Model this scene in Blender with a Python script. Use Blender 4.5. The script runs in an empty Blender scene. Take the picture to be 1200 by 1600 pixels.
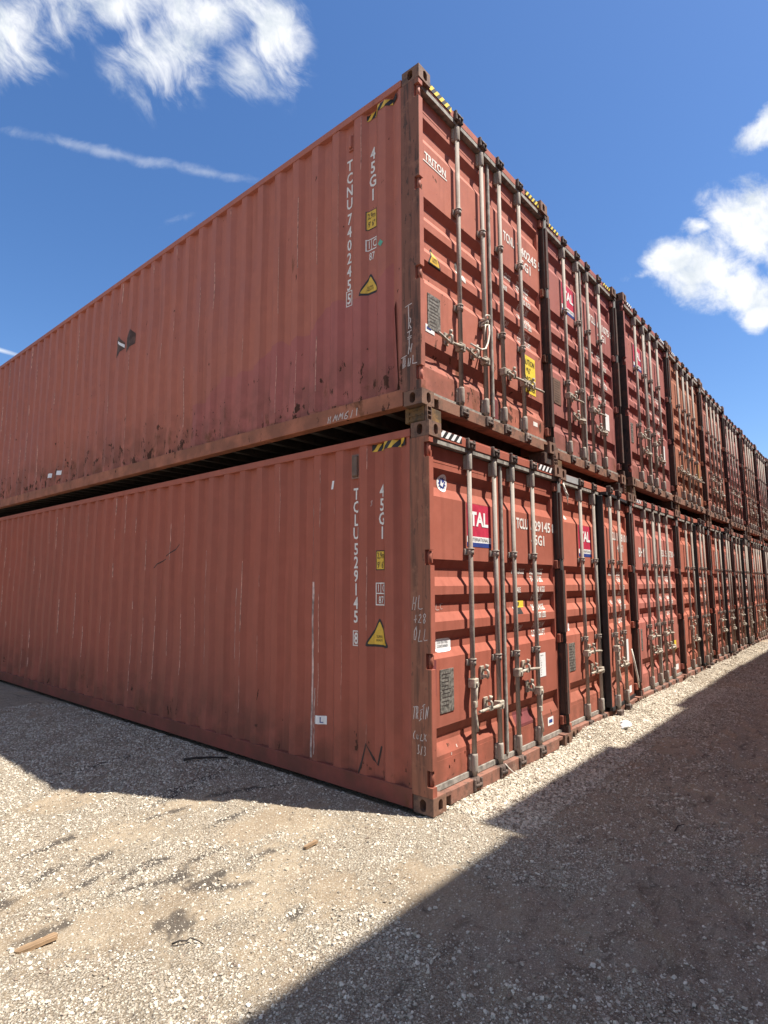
import bpy, bmesh, math, random
import numpy as np
from mathutils import Vector, Matrix

random.seed(7)
S = bpy.context.scene
COL = S.collection
R = math.radians

# ------------------------------------------------------------------ camera
cam_d = bpy.data.cameras.new('camera')
cam = bpy.data.objects.new('camera', cam_d)
COL.objects.link(cam)
CAMP = Vector((-3.5308, -2.5415, 1.6501))
YAW, PIT, ROL = 0.7038, 0.1215, -0.0017
_F = Vector((math.cos(PIT) * math.cos(YAW), math.cos(PIT) * math.sin(YAW), math.sin(PIT)))
_R = _F.cross(Vector((0, 0, 1))).normalized()
_U = _R.cross(_F)
_R2 = math.cos(ROL) * _R + math.sin(ROL) * _U
_U2 = -math.sin(ROL) * _R + math.cos(ROL) * _U
mw = Matrix((_R2, _U2, -_F)).transposed().to_4x4()
mw.translation = CAMP
cam.matrix_world = mw
cam_d.sensor_fit = 'VERTICAL'
cam_d.sensor_height = 36.0
cam_d.lens = 906.57 / 1600 * 36.0
cam_d.clip_start = 0.05
cam_d.clip_end = 3000
S.camera = cam

# ------------------------------------------------------------------ light
SUNV = Vector((0.2436, -0.4424, 1.0)).normalized()      # towards the sun
SUN_EL = math.asin(SUNV.z)
SUN_AZ = math.atan2(SUNV.x, SUNV.y)
sun_d = bpy.data.lights.new('sun', 'SUN')
sun_d.energy = 4.3
sun_d.angle = R(0.53)
sun_d.color = (1.0, 0.94, 0.85)
sun = bpy.data.objects.new('sun', sun_d)
COL.objects.link(sun)
sun.rotation_euler = SUNV.to_track_quat('Z', 'Y').to_euler()
sun.location = (4, -8, 16)

S.view_settings.view_transform = 'Standard'
S.view_settings.look = 'None'
S.view_settings.exposure = 1.25
S.view_settings.gamma = 1.0
S.view_settings.use_curve_mapping = False
S.render.engine = 'CYCLES'
S.cycles.use_denoising = True
S.cycles.max_bounces = 6
S.cycles.diffuse_bounces = 4
S.cycles.sample_clamp_indirect = 4.0


class NT:
    """small helper for node graphs"""
    def __init__(self, tree):
        self.t = tree
        self.n = tree.nodes
        self.l = tree.links
        self.n.clear()

    def new(self, typ, **kw):
        nd = self.n.new(typ)
        for k, v in kw.items():
            setattr(nd, k, v)
        return nd

    def put(self, sock, v):
        if hasattr(v, 'bl_rna') and isinstance(v, bpy.types.NodeSocket):
            self.l.new(v, sock)
        elif v is not None:
            sock.default_value = v

    def math(self, op, a, b=None, c=None, clamp=False):
        nd = self.new('ShaderNodeMath', operation=op, use_clamp=clamp)
        self.put(nd.inputs[0], a)
        if b is not None:
            self.put(nd.inputs[1], b)
        if c is not None:
            self.put(nd.inputs[2], c)
        return nd.outputs[0]

    def vmath(self, op, a, b=None):
        nd = self.new('ShaderNodeVectorMath', operation=op)
        self.put(nd.inputs[0], a)
        if b is not None:
            self.put(nd.inputs[1], b)
        return nd.outputs['Value' if op in ('DOT_PRODUCT', 'LENGTH') else 'Vector']

    def mix(self, f, a, b):
        nd = self.new('ShaderNodeMix', data_type='RGBA')
        nd.clamp_factor = True
        self.put(nd.inputs['Factor'], f)
        self.put(nd.inputs['A'], col4(a))
        self.put(nd.inputs['B'], col4(b))
        return nd.outputs['Result']

    def ramp(self, v, lo, hi, a=0.0, b=1.0, smooth=True):
        nd = self.new('ShaderNodeMapRange', interpolation_type='SMOOTHSTEP' if smooth else 'LINEAR')
        self.put(nd.inputs[0], v)
        for i, q in zip((1, 2, 3, 4), (lo, hi, a, b)):
            nd.inputs[i].default_value = q
        return nd.outputs[0]

    def noise(self, vec, scale, detail=3.0, rough=0.55, dist=0.0, out='Fac'):
        nd = self.new('ShaderNodeTexNoise')
        self.put(nd.inputs['Vector'], vec)
        nd.inputs['Scale'].default_value = scale
        nd.inputs['Detail'].default_value = detail
        nd.inputs['Roughness'].default_value = rough
        nd.inputs['Distortion'].default_value = dist
        return nd.outputs[out]

    def mapping(self, vec, loc=(0, 0, 0), rot=(0, 0, 0), scale=(1, 1, 1), typ='POINT'):
        nd = self.new('ShaderNodeMapping', vector_type=typ)
        self.put(nd.inputs['Vector'], vec)
        nd.inputs['Location'].default_value = loc
        nd.inputs['Rotation'].default_value = rot
        nd.inputs['Scale'].default_value = scale
        return nd.outputs[0]

    def sep(self, vec):
        nd = self.new('ShaderNodeSeparateXYZ')
        self.put(nd.inputs[0], vec)
        return nd.outputs

    def comb(self, x, y, z=0.0):
        nd = self.new('ShaderNodeCombineXYZ')
        for i, v in enumerate((x, y, z)):
            self.put(nd.inputs[i], v)
        return nd.outputs[0]


def col4(c):
    if isinstance(c, (tuple, list)) and len(c) == 3:
        return (c[0], c[1], c[2], 1.0)
    return c


# ------------------------------------------------------------------ world: sky with clouds fixed by direction
world = bpy.data.worlds.new('World')
S.world = world
world.use_nodes = True
w = NT(world.node_tree)
d = w.vmath('NORMALIZE', w.new('ShaderNodeTexCoord').outputs['Generated'])
sky = w.new('ShaderNodeTexSky', sky_type='NISHITA')
sky.sun_disc = False
sky.sun_elevation = SUN_EL
sky.sun_rotation = SUN_AZ
sky.altitude = 0
sky.air_density = 1.0
sky.dust_density = 0.6
sky.ozone_density = 2.0
SKY_STRENGTH = 0.088
dF = w.vmath('DOT_PRODUCT', d, tuple(_F))
dFc = w.math('MAXIMUM', dF, 0.05)
cu = w.math('DIVIDE', w.vmath('DOT_PRODUCT', d, tuple(_R2)), dFc)
cv = w.math('DIVIDE', w.vmath('DOT_PRODUCT', d, tuple(_U2)), dFc)
uv = w.comb(cu, cv, 0.0)                                # a fixed chart of the northern sky


def blob(px, py, rx, ry, rot=0.0, gain=1.0, vec=uv):
    loc = ((px - 600) / 906.57, (800 - py) / 906.57, 0)
    m = w.mapping(vec, loc, (0, 0, R(rot)), (rx / 906.57, ry / 906.57, 1), 'TEXTURE')
    return w.ramp(w.vmath('LENGTH', m), 1.0, 0.0, 0.0, gain, smooth=False)


def vmax(lst):
    o = lst[0]
    for q in lst[1:]:
        o = w.math('MAXIMUM', o, q)
    return o


warp = w.noise(uv, 5.0, 3, 0.55, out='Color')
uvw = w.vmath('ADD', uv, w.vmath('MULTIPLY', w.vmath('SUBTRACT', warp, (0.5, 0.5, 0.5)), (0.09, 0.09, 0.0)))
# cumulus
cum = vmax([blob(1105, 430, 128, 84, -8, vec=uvw), blob(1180, 355, 125, 110, vec=uvw), blob(1055, 408, 78, 46, -10, vec=uvw),
            blob(1165, 460, 95, 60, -25, vec=uvw), blob(1200, 205, 78, 44, 20, vec=uvw), blob(1090, 362, 46, 26, vec=uvw),
            blob(1290, 400, 150, 120, vec=uvw), blob(1290, 230, 110, 70, vec=uvw), blob(1000, 427, 60, 17, vec=uvw, gain=.5),
            blob(1190, 500, 50, 32, vec=uvw)])
n1 = w.noise(uv, 15.0, 10, 0.64, 0.2)
cumd = w.math('ADD', w.math('MULTIPLY', cum, 1.45), w.math('MULTIPLY', w.math('SUBTRACT', n1, 0.5), 2.0))
cumd = w.math('MULTIPLY', w.ramp(cumd, 0.26, 1.15), w.ramp(cum, 0.02, 0.25))
# wisps
wv = w.mapping(uvw, (0, 0, 0), (0, 0, R(-52)), (1.85, 0.74, 1), 'TEXTURE')
n2 = w.noise(wv, 12.5, 10, 0.63, 0.32)
wis = vmax([blob(20, 55, 120, 110, 20), blob(255, 85, 120, 125, -50), blob(330, 15, 160, 95, 0), blob(430, 60, 75, 130, 10),
            blob(180, 10, 150, 70, 0), blob(385, 100, 70, 80, 20), blob(60, -60, 300, 120, 0), blob(380, -70, 150, 120, 0)])
wisd = w.math('ADD', w.math('MULTIPLY', wis, 1.12), w.math('MULTIPLY', w.math('SUBTRACT', n2, 0.5), 2.7))
wisd = w.math('MULTIPLY', w.math('MULTIPLY', w.ramp(wisd, 0.14, 1.25), 0.97), w.ramp(wis, 0.0, 0.35))
n3 = w.noise(uv, 26.0, 6, 0.6, 0.4)
uvs = w.vmath('ADD', uv, w.vmath('MULTIPLY', w.vmath('SUBTRACT', warp, (0.5, 0.5, 0.5)), (0.03, 0.03, 0.0)))
streak = vmax([blob(170, 236, 330, 15, -10.3, vec=uvs, gain=.9), blob(330, 268, 130, 13, -10, vec=uvs, gain=.9), blob(280, 342, 50, 13, 22, vec=uvs, gain=.5),
               blob(5, 549, 30, 3.5, -15)])
strd = w.math('ADD', streak, w.math('MULTIPLY', w.math('SUBTRACT', n3, 0.5), 1.6))
strd = w.math('MULTIPLY', w.math('MULTIPLY', w.ramp(strd, 0.15, 1.2), 0.30), w.ramp(streak, 0.0, 0.3))
line = w.math('MULTIPLY', blob(-10, 544, 60, 4.5, -16), 0.8)
# the rest of the sky: unseen broken cloud, thickened to whiten the fill light
sx, sy, sz = w.sep(d)
pl = w.math('MAXIMUM', w.math('ADD', sz, 0.12), 0.05)
gv = w.comb(w.math('DIVIDE', sx, pl), w.math('DIVIDE', sy, pl), 0.0)
g1 = w.noise(gv, 1.7, 7, 0.58, 0.3)
gl = w.math('MULTIPLY', w.ramp(g1, 0.46, 0.62), w.ramp(sz, 0.0, 0.12))
inside = w.math('MULTIPLY', w.ramp(dF, 0.45, 0.62), w.ramp(w.math('ABSOLUTE', cu), 0.95, 0.72))
gl = w.math('MULTIPLY', gl, w.math('SUBTRACT', 1.0, inside))
cl = w.math('MAXIMUM', w.math('MAXIMUM', cumd, wisd), w.math('MAXIMUM', w.math('MAXIMUM', strd, line), gl))
shade = w.noise(uvw, 9.0, 8, 0.62, 0.3)
K = 1.0 / SKY_STRENGTH
ccol = w.mix(w.ramp(shade, 0.42, 0.68), (0.47 * K, 0.475 * K, 0.48 * K), (0.315 * K, 0.345 * K, 0.375 * K))
# a deep clean-air blue, slightly deepened towards the zenith like the phone's picture
hs = w.new('ShaderNodeHueSaturation')
hs.inputs['Saturation'].default_value = 1.20
hs.inputs['Value'].default_value = 1.0
w.l.new(sky.outputs[0], hs.inputs['Color'])
tint = w.new('ShaderNodeMix', data_type='RGBA', blend_type='MULTIPLY')
tint.inputs['Factor'].default_value = 1.0
w.l.new(hs.outputs[0], tint.inputs['A'])
tint.inputs['B'].default_value = (0.735, 0.765, 0.855, 1)
final = w.mix(cl, tint.outputs['Result'], ccol)
bg = w.new('ShaderNodeBackground')
w.l.new(final, bg.inputs['Color'])
bg.inputs['Strength'].default_value = SKY_STRENGTH
wo = w.new('ShaderNodeOutputWorld')
w.l.new(bg.outputs[0], wo.inputs['Surface'])


# ------------------------------------------------------------------ numpy noise
def _hash(ix, iy, seed):
    h = (ix.astype(np.int64) * 374761393 + iy.astype(np.int64) * 668265263 + seed * 974711) & 0x7fffffff
    h = ((h ^ (h >> 13)) * 1274126177) & 0x7fffffff
    return ((h ^ (h >> 16)) & 0xffff) / 65535.0


def vnoise(x, y, seed=0):
    x0, y0 = np.floor(x), np.floor(y)
    fx, fy = x - x0, y - y0
    fx = fx * fx * fx * (fx * (fx * 6 - 15) + 10)
    fy = fy * fy * fy * (fy * (fy * 6 - 15) + 10)
    a, b = _hash(x0, y0, seed), _hash(x0 + 1, y0, seed)
    c, e = _hash(x0, y0 + 1, seed), _hash(x0 + 1, y0 + 1, seed)
    return (a * (1 - fx) + b * fx) * (1 - fy) + (c * (1 - fx) + e * fx) * fy


def fbm(x, y, oct=4, seed=0, gain=0.5):
    s, a, t = 0, 1.0, 0
    for i in range(oct):
        s = s + a * vnoise(x * 2 ** i + 17.3 * i, y * 2 ** i - 9.1 * i, seed + i)
        t += a
        a *= gain
    return s / t


def sstep(v, a, b):
    t = np.clip((v - a) / (b - a), 0, 1)
    return t * t * (3 - 2 * t)


def gauss(x, y, cx, cy, sx, sy, rot=0):
    c, s = math.cos(R(rot)), math.sin(R(rot))
    u = ((x - cx) * c + (y - cy) * s) / sx
    v = (-(x - cx) * s + (y - cy) * c) / sy
    return np.exp(-(u * u + v * v))


def gravel_mask(x, y):
    n = fbm(x * 1.3 + 5, y * 1.3, 5, 3, 0.55)
    g = sstep(n, 0.36, 0.55)
    strip = np.exp(-((y + 0.18) / 0.22) ** 2) * sstep(x, -0.8, 0.2)
    g = np.maximum(g * 0.85, strip * 1.1 * sstep(fbm(x * 3, y * 3, 3, 8), 0.25, 0.5))
    for (cx, cy, a, b, k) in ((-2.45, 0.05, .55, .30, 1.0), (-1.0, .25, .75, .28, .9), (-.6, -.05, .5, .3, .95), (-2.1, -.35, .4, .25, .8),
                              (.3, -.7, .5, .3, .7), (-.55, -1.35, .35, .2, .55), (-.3, 1.0, .2, 1.5, .7)):
        g = np.maximum(g, k * gauss(x, y, cx, cy, a, b) * sstep(fbm(x * 2.2, y * 2.2, 4, 21), 0.30, 0.52))
    for (cx, cy, a, b, k) in ((-1.8, -.02, .28, .14, .9), (-1.55, 1.4, .6, .35, .7), (-1.85, -.5, .3, .15, .8), (-1.05, -1.2, .45, .3, .8),
                              (1.5, -1.0, 1.5, .5, .6)):
        g = g * (1 - k * gauss(x, y, cx, cy, a, b))
    g = np.maximum(g, 0.55 * sstep(fbm(x * 1.9 + 9, y * 2.6, 5, 63), 0.38, 0.58) * (1 - sstep(-y, .55, .9)))
    ais = sstep(-y, 0.75, 1.25) * sstep(x, -1.4, 0.2)
    g = g * (1 - ais * (1 - 0.75 * sstep(fbm(x * 1.3 + 3, y * 1.9, 5, 55), 0.44, 0.62)))
    return np.clip(g, 0, 1)


def stain_mask(x, y):
    """damp, sooty streaks lying on the pale gravel"""
    s = 0 * x
    for (cx, cy, a, b, r) in ((-1.88, .22, .10, .07, 0), (-1.72, .86, .20, .035, 5), (-1.83, 1.17, .16, .04, 20), (-1.76, .66, .26, .03, -15),
                              (-1.49, .47, .16, .03, 10), (-2.37, 1.05, .14, .05, 10), (-2.12, 1.2, .14, .03, 30), (-1.5, .36, .12, .04, -30),
                              (-2.28, .62, .13, .04, 0), (-.75, 1.9, .5, .05, 20), (-.3, 2.42, .22, .03, -50), (-.8, 3.1, .4, .05, 10),
                              (-.5, 1.45, .3, .03, -20), (-1.62, .62, .10, .05, 30), (-1.95, .95, .12, .035, 15), (-1.3, .75, .16, .025, 10), (-1.15, .5, .10, .03, -10),
                              (-1.4, -.15, .09, .03, 20), (-.9, 1.1, .2, .03, 5), (-1.95, 1.6, .2, .03, 10), (-1.2, 1.5, .16, .03, -5)):
        s = np.maximum(s, gauss(x, y, cx, cy, a * 1.12, b * 1.15, r))
    n = fbm(x * 14, y * 14, 5, 40, .6)
    return np.clip(sstep(s * 0.95 + (n - 0.5) * 1.5, 0.24, 0.62), 0, 1)


def ground_h(x, y):
    far = np.exp(-(np.maximum(np.abs(x) - 14, 0) + np.maximum(np.abs(y) - 14, 0)) / 20.0)
    h = (fbm(x * 0.7, y * 0.7, 3, 11) - 0.5) * 0.05
    h += (fbm(x * 3.1, y * 3.1, 4, 12) - 0.5) * 0.030
    h += (fbm(x * 11, y * 11, 3, 13) - 0.5) * 0.014
    # tread and rut marks in the soft soil of the aisle and beside the stack
    soil = 1 - gravel_mask(x, y)
    t = (x * 0.92 + y * 0.40) * 1.1
    rut = fbm((x * 0.35 - y * 0.94) * 9 + fbm(x * 2, y * 2, 2, 16) * 2.2, t * 1.1, 4, 14)
    aisle = sstep(-y, 0.6, 1.2)
    side = sstep(-x, 0.3, 0.9) * sstep(y, 1.4, 2.6)
    h += (fbm(x * 7 + 2, y * 7, 3, 18) - 0.5) * 0.045 * soil * np.clip(aisle + side, 0, 1)
    h += (rut - 0.5) * 0.085 * soil * np.clip(aisle + side, 0, 1)
    # heap of white gravel pushed up against the door sills
    berm = np.exp(-(np.minimum(y + 0.05, 0) / 0.20) ** 2) * (sstep(x, 2.0, 2.75) * 0.062 + 0.012)
    berm = berm * (0.5 + fbm(x * 2.0, y * 2.0, 3, 31))
    inside_fp = sstep(y, 0.03, 0.16) * sstep(x, -0.1, 0.1)
    h = h * (1 - 0.6 * np.exp(-((y) / 0.4) ** 2) * sstep(x, -.5, 0)) + berm
    near_wall = np.exp(-(x / 0.35) ** 2) * sstep(y, -0.2, 0.2)
    h = h * (1 - 0.7 * near_wall)
    h = h * (1 - inside_fp) - 0.03 * inside_fp
    return h * far - 0.012


# ------------------------------------------------------------------ materials
MATS = {}


def new_mat(name):
    m = bpy.data.materials.new(name)
    m.use_nodes = True
    g = NT(m.node_tree)
    b = g.new('ShaderNodeBsdfPrincipled')
    o = g.new('ShaderNodeOutputMaterial')
    g.l.new(b.outputs[0], o.inputs[0])
    MATS[name] = m
    return m, g, b


def bump(g, b, h, strength=0.3, dist=0.01):
    nd = g.new('ShaderNodeBump')
    nd.inputs['Strength'].default_value = strength
    nd.inputs['Distance'].default_value = dist
    g.put(nd.inputs['Height'], h)
    g.l.new(nd.outputs[0], b.inputs['Normal'])


def plain(name, c, rough=0.5, metal=0.0, var=0.12, scale=9.0):
    m, g, b = new_mat(name)
    pos = g.new('ShaderNodeNewGeometry').outputs['Position']
    n = g.noise(pos, scale, 5, 0.6)
    dark = tuple(q * (1 - 2.2 * var) for q in c)
    lite = tuple(min(1, q * (1 + var)) for q in c)
    g.l.new(g.mix(g.ramp(n, 0.3, 0.7), dark, lite), b.inputs['Base Color'])
    b.inputs['Roughness'].default_value = rough
    b.inputs['Metallic'].default_value = metal
    return m


def paint(name, base, alt, rust=0.35, chips=0.3, fade=0.5, seed=0.0, streak=0.35):
    """weathered oxide-red container paint"""
    m, g, b = new_mat(name)
    pos = g.new('ShaderNodeNewGeometry').outputs['Position']
    ob = g.new('ShaderNodeTexCoord').outputs['Object']
    p = g.vmath('ADD', pos, (seed * 3.1, seed * 1.7, seed * 2.3))
    oz = g.sep(ob)[2]
    c = g.mix(g.math('MULTIPLY', g.ramp(g.noise(p, 0.55, 4, 0.6), 0.36, 0.64), fade), base, alt)
    # mottled chalking
    mott = g.noise(p, 7.0, 6, 0.65)
    c = g.mix(g.math('MULTIPLY', g.ramp(mott, 0.35, 0.75), 0.30), c, tuple(min(1, q * 1.35 + 0.012) for q in base))
    # streaks run down
    sp = g.mapping(p, scale=(9, 9, 0.45))
    st = g.noise(sp, 1.0, 5, 0.6)
    c = g.mix(g.math('MULTIPLY', g.ramp(st, 0.52, 0.72), streak), c, tuple(q * 0.62 for q in base))
    sp2 = g.mapping(p, loc=(3, 1, 4), scale=(16, 16, 0.7))
    c = g.mix(g.math('MULTIPLY', g.ramp(g.noise(sp2, 1.0, 4, 0.6), 0.60, 0.78), streak * 0.55), c, tuple(min(1, q * 1.55 + 0.02) for q in base))
    # dust near the bottom, darkened to paint in shade at the base
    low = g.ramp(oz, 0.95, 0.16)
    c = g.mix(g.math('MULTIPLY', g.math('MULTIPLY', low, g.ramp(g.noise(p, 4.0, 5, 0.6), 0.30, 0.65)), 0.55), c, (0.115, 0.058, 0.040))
    # rust blooms with orange halo, then dark scabs where the paint has chipped off
    amt = g.math('MULTIPLY', low, 0.055 + 0.085 * chips)
    rp = g.mapping(p, scale=(1, 1, 0.55))
    rn = g.math('ADD', g.noise(rp, 4.2, 9, 0.66, 0.4), amt)
    halo = g.ramp(rn, 0.70 - 0.10 * rust, 0.80 - 0.10 * rust)
    c = g.mix(g.math('MULTIPLY', halo, 0.75), c, (0.15, 0.062, 0.030))
    cn = g.math('ADD', g.noise(rp, 11.0, 8, 0.64, 0.3), g.math('MULTIPLY', amt, 0.9))
    chip = g.ramp(cn, 0.755 - 0.10 * chips, 0.785 - 0.10 * chips)
    core = g.math('MAXIMUM', chip, g.ramp(rn, 0.785 - 0.10 * rust, 0.84 - 0.10 * rust))
    c = g.mix(core, c, (0.082, 0.038, 0.026))
    # pale scuffs
    sc = g.noise(g.mapping(p, rot=(0.2, 0.3, 0.1), scale=(30, 30, 3.0)), 1.0, 3, 0.5)
    c = g.mix(g.math('MULTIPLY', g.ramp(sc, 0.74, 0.80), 0.35), c, (0.50, 0.34, 0.29))
    g.l.new(c, b.inputs['Base Color'])
    g.put(b.inputs['Roughness'], g.math('ADD', g.math('MULTIPLY', g.ramp(mott, 0.3, 0.7), 0.16), g.math('ADD', g.math('MULTIPLY', core, 0.25), 0.54)))
    b.inputs['Specular IOR Level'].default_value = 0.14
    h = g.math('SUBTRACT', g.math('MULTIPLY', g.noise(p, 40, 4, 0.6), 0.35), g.math('MULTIPLY', core, 0.5))
    bump(g, b, h, 0.35, 0.004)
    return m


def rusty(name, base, dark, light, seed=0.0, streaks=True):
    m, g, b = new_mat(name)
    pos = g.new('ShaderNodeNewGeometry').outputs['Position']
    p = g.vmath('ADD', pos, (seed, seed * 2.1, seed * 0.7))
    sp = g.mapping(p, scale=(22, 22, 1.3) if streaks else (8, 8, 8))
    n = g.noise(sp, 1.0, 6, 0.65, 0.2)
    c = g.mix(g.ramp(n, 0.36, 0.56), dark, base)
    c = g.mix(g.math('MULTIPLY', g.ramp(g.noise(p, 9, 7, 0.65), 0.52, 0.70), 0.8), c, light)
    c = g.mix(g.ramp(g.noise(g.mapping(p, scale=(1, 1, .4)), 26, 6, 0.6), 0.61, 0.68), c, dark)
    g.l.new(c, b.inputs['Base Color'])
    b.inputs['Roughness'].default_value = 0.8
    bump(g, b, g.noise(p, 60, 5, 0.65), 0.5, 0.004)
    return m


RED = (0.215, 0.064, 0.043)
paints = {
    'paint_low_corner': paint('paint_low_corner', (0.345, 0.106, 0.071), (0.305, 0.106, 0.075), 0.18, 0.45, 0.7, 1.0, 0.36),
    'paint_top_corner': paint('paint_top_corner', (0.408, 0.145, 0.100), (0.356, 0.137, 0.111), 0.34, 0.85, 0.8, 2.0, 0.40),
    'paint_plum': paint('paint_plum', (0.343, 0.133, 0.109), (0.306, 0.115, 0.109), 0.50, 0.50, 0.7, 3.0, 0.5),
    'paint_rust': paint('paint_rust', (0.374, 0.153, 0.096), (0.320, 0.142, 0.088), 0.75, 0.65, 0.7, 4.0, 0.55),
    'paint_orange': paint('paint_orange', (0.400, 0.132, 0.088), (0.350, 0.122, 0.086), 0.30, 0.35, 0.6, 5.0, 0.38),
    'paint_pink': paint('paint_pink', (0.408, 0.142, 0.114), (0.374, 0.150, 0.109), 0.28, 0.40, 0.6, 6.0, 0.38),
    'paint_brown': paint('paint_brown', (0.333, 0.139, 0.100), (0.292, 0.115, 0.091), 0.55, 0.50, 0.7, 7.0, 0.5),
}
M_POST_TOP = rusty('rust_post_top', (0.205, 0.084, 0.053), (0.066, 0.036, 0.026), (0.26, 0.115, 0.074), 3.0)
M_POST_LOW = rusty('rust_post_low', (0.285, 0.110, 0.063), (0.140, 0.064, 0.040), (0.34, 0.15, 0.088), 8.0)
M_SILL = rusty('worn_sill', (0.235, 0.105, 0.072), (0.12, 0.062, 0.045), (0.28, 0.17, 0.125), 23.0, False)
M_SILL2 = rusty('rusty_sill', (0.225, 0.105, 0.066), (0.105, 0.055, 0.036), (0.26, 0.15, 0.085), 29.0, False)
M_CAST = rusty('rust_casting', (0.185, 0.098, 0.064), (0.075, 0.045, 0.034), (0.26, 0.15, 0.10), 5.0, False)
M_DARKRUST = rusty('dark_rust_steel', (0.060, 0.037, 0.030), (0.024, 0.017, 0.015), (0.11, 0.055, 0.035), 11.0, False)
M_BLOCK = rusty('ochre_rust_steel', (0.150, 0.080, 0.030), (0.060, 0.040, 0.022), (0.30, 0.165, 0.045), 13.0, False)
M_BAR = rusty('galvanised_bar', (0.335, 0.300, 0.255), (0.225, 0.175, 0.142), (0.38, 0.335, 0.285), 31.0)
M_KEEP = rusty('cam_keeper_steel', (0.105, 0.072, 0.058), (0.040, 0.030, 0.026), (0.26, 0.20, 0.165), 17.0, False)
M_HANDLE = plain('worn_white_steel', (0.43, 0.375, 0.30), 0.5, 0.0, 0.22, 22.0)
M_GASKET = plain('gray_rubber', (0.290, 0.270, 0.235), 0.75, 0.0, 0.22, 16.0)
M_BLACK = plain('black_rubber', (0.018, 0.018, 0.019), 0.6, 0.0, 0.2)
M_PLATE = plain('aluminium_plate', (0.25, 0.235, 0.205), 0.5, 0.35, 0.30, 45.0)
M_WHITE = plain('white_print', (0.74, 0.71, 0.66), 0.6, 0.0, 0.05, 30)
M_WHITE2 = plain('white_sticker', (0.80, 0.80, 0.79), 0.45, 0.0, 0.04, 30)
M_YEL = plain('yellow_sticker', (0.68, 0.43, 0.045), 0.5, 0.0, 0.06, 30)
M_YELB = plain('pale_yellow_sticker', (0.80, 0.60, 0.06), 0.5, 0.0, 0.05, 30)
M_INK = plain('black_print', (0.020, 0.019, 0.019), 0.55, 0.0, 0.1)
M_TALRED = plain('crimson_sticker', (0.52, 0.032, 0.075), 0.5, 0.0, 0.10, 14)
M_BLUE = plain('blue_print', (0.028, 0.052, 0.22), 0.5, 0.0, 0.06)
M_GREEN = plain('green_sticker', (0.12, 0.42, 0.28), 0.5)
M_CHALK = plain('chalk_mark', (0.60, 0.52, 0.48), 0.9, 0.0, 0.12, 60)
M_PALE = plain('bare_scrape', (0.55, 0.40, 0.35), 0.8, 0.0, 0.3, 12)
M_FADED = plain('tar_residue', (0.050, 0.034, 0.030), 0.8, 0.0, 0.2, 14)
M_LOGO = plain('faded_logo_residue', (0.115, 0.068, 0.055), 0.8, 0.0, 0.25, 10)
M_ROPE = plain('white_rope', (0.68, 0.63, 0.54), 0.85, 0.0, 0.15, 60)
M_PLASTIC = plain('white_plastic', (0.78, 0.80, 0.82), 0.35)
M_DECK = rusty('dark_underside', (0.040, 0.032, 0.028), (0.018, 0.015, 0.014), (0.07, 0.045, 0.034), 19.0, False)
M_CHANNEL = plain('black_post_channel', (0.026, 0.023, 0.021), 0.75, 0.0, 0.2, 12)
M_POSTDARK = rusty('dark_post', (0.075, 0.042, 0.032), (0.035, 0.023, 0.019), (0.15, 0.062, 0.042), 37.0)
M_PATCH = plain('gray_primer', (0.33, 0.33, 0.33), 0.6, 0.0, 0.08)
M_VENT = plain('vent_plastic', (0.155, 0.095, 0.065), 0.6, 0.0, 0.12)
M_PLUMPATCH = plain('plum_touch_up_paint', (0.185, 0.052, 0.055), 0.5, 0.0, 0.08, 12)

M_RAIL_LOW = paint('rail_darker_red', (0.245, 0.072, 0.052), (0.22, 0.070, 0.053), 0.1, 0.2, 0.6, 4.4, 0.3)  # bottom rail coloured darker than the wall above it
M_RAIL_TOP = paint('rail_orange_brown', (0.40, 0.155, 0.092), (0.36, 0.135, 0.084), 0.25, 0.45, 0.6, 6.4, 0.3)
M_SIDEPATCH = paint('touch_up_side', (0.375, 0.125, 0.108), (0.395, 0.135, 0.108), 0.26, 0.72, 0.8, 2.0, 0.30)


def wood_mat():
    m, g, b = new_mat('weathered_wood')
    ob = g.new('ShaderNodeTexCoord').outputs['Object']
    n = g.noise(g.mapping(ob, scale=(3, 45, 45)), 1.0, 6, 0.6, 0.3)
    g.l.new(g.mix(g.ramp(n, 0.35, 0.65), (0.15, 0.095, 0.05), (0.33, 0.215, 0.12)), b.inputs['Base Color'])
    b.inputs['Roughness'].default_value = 0.85
    bump(g, b, n, 0.5, 0.003)
    return m


M_WOOD = wood_mat()
M_TWIG = plain('dark_twig', (0.035, 0.028, 0.024), 0.9)


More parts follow.
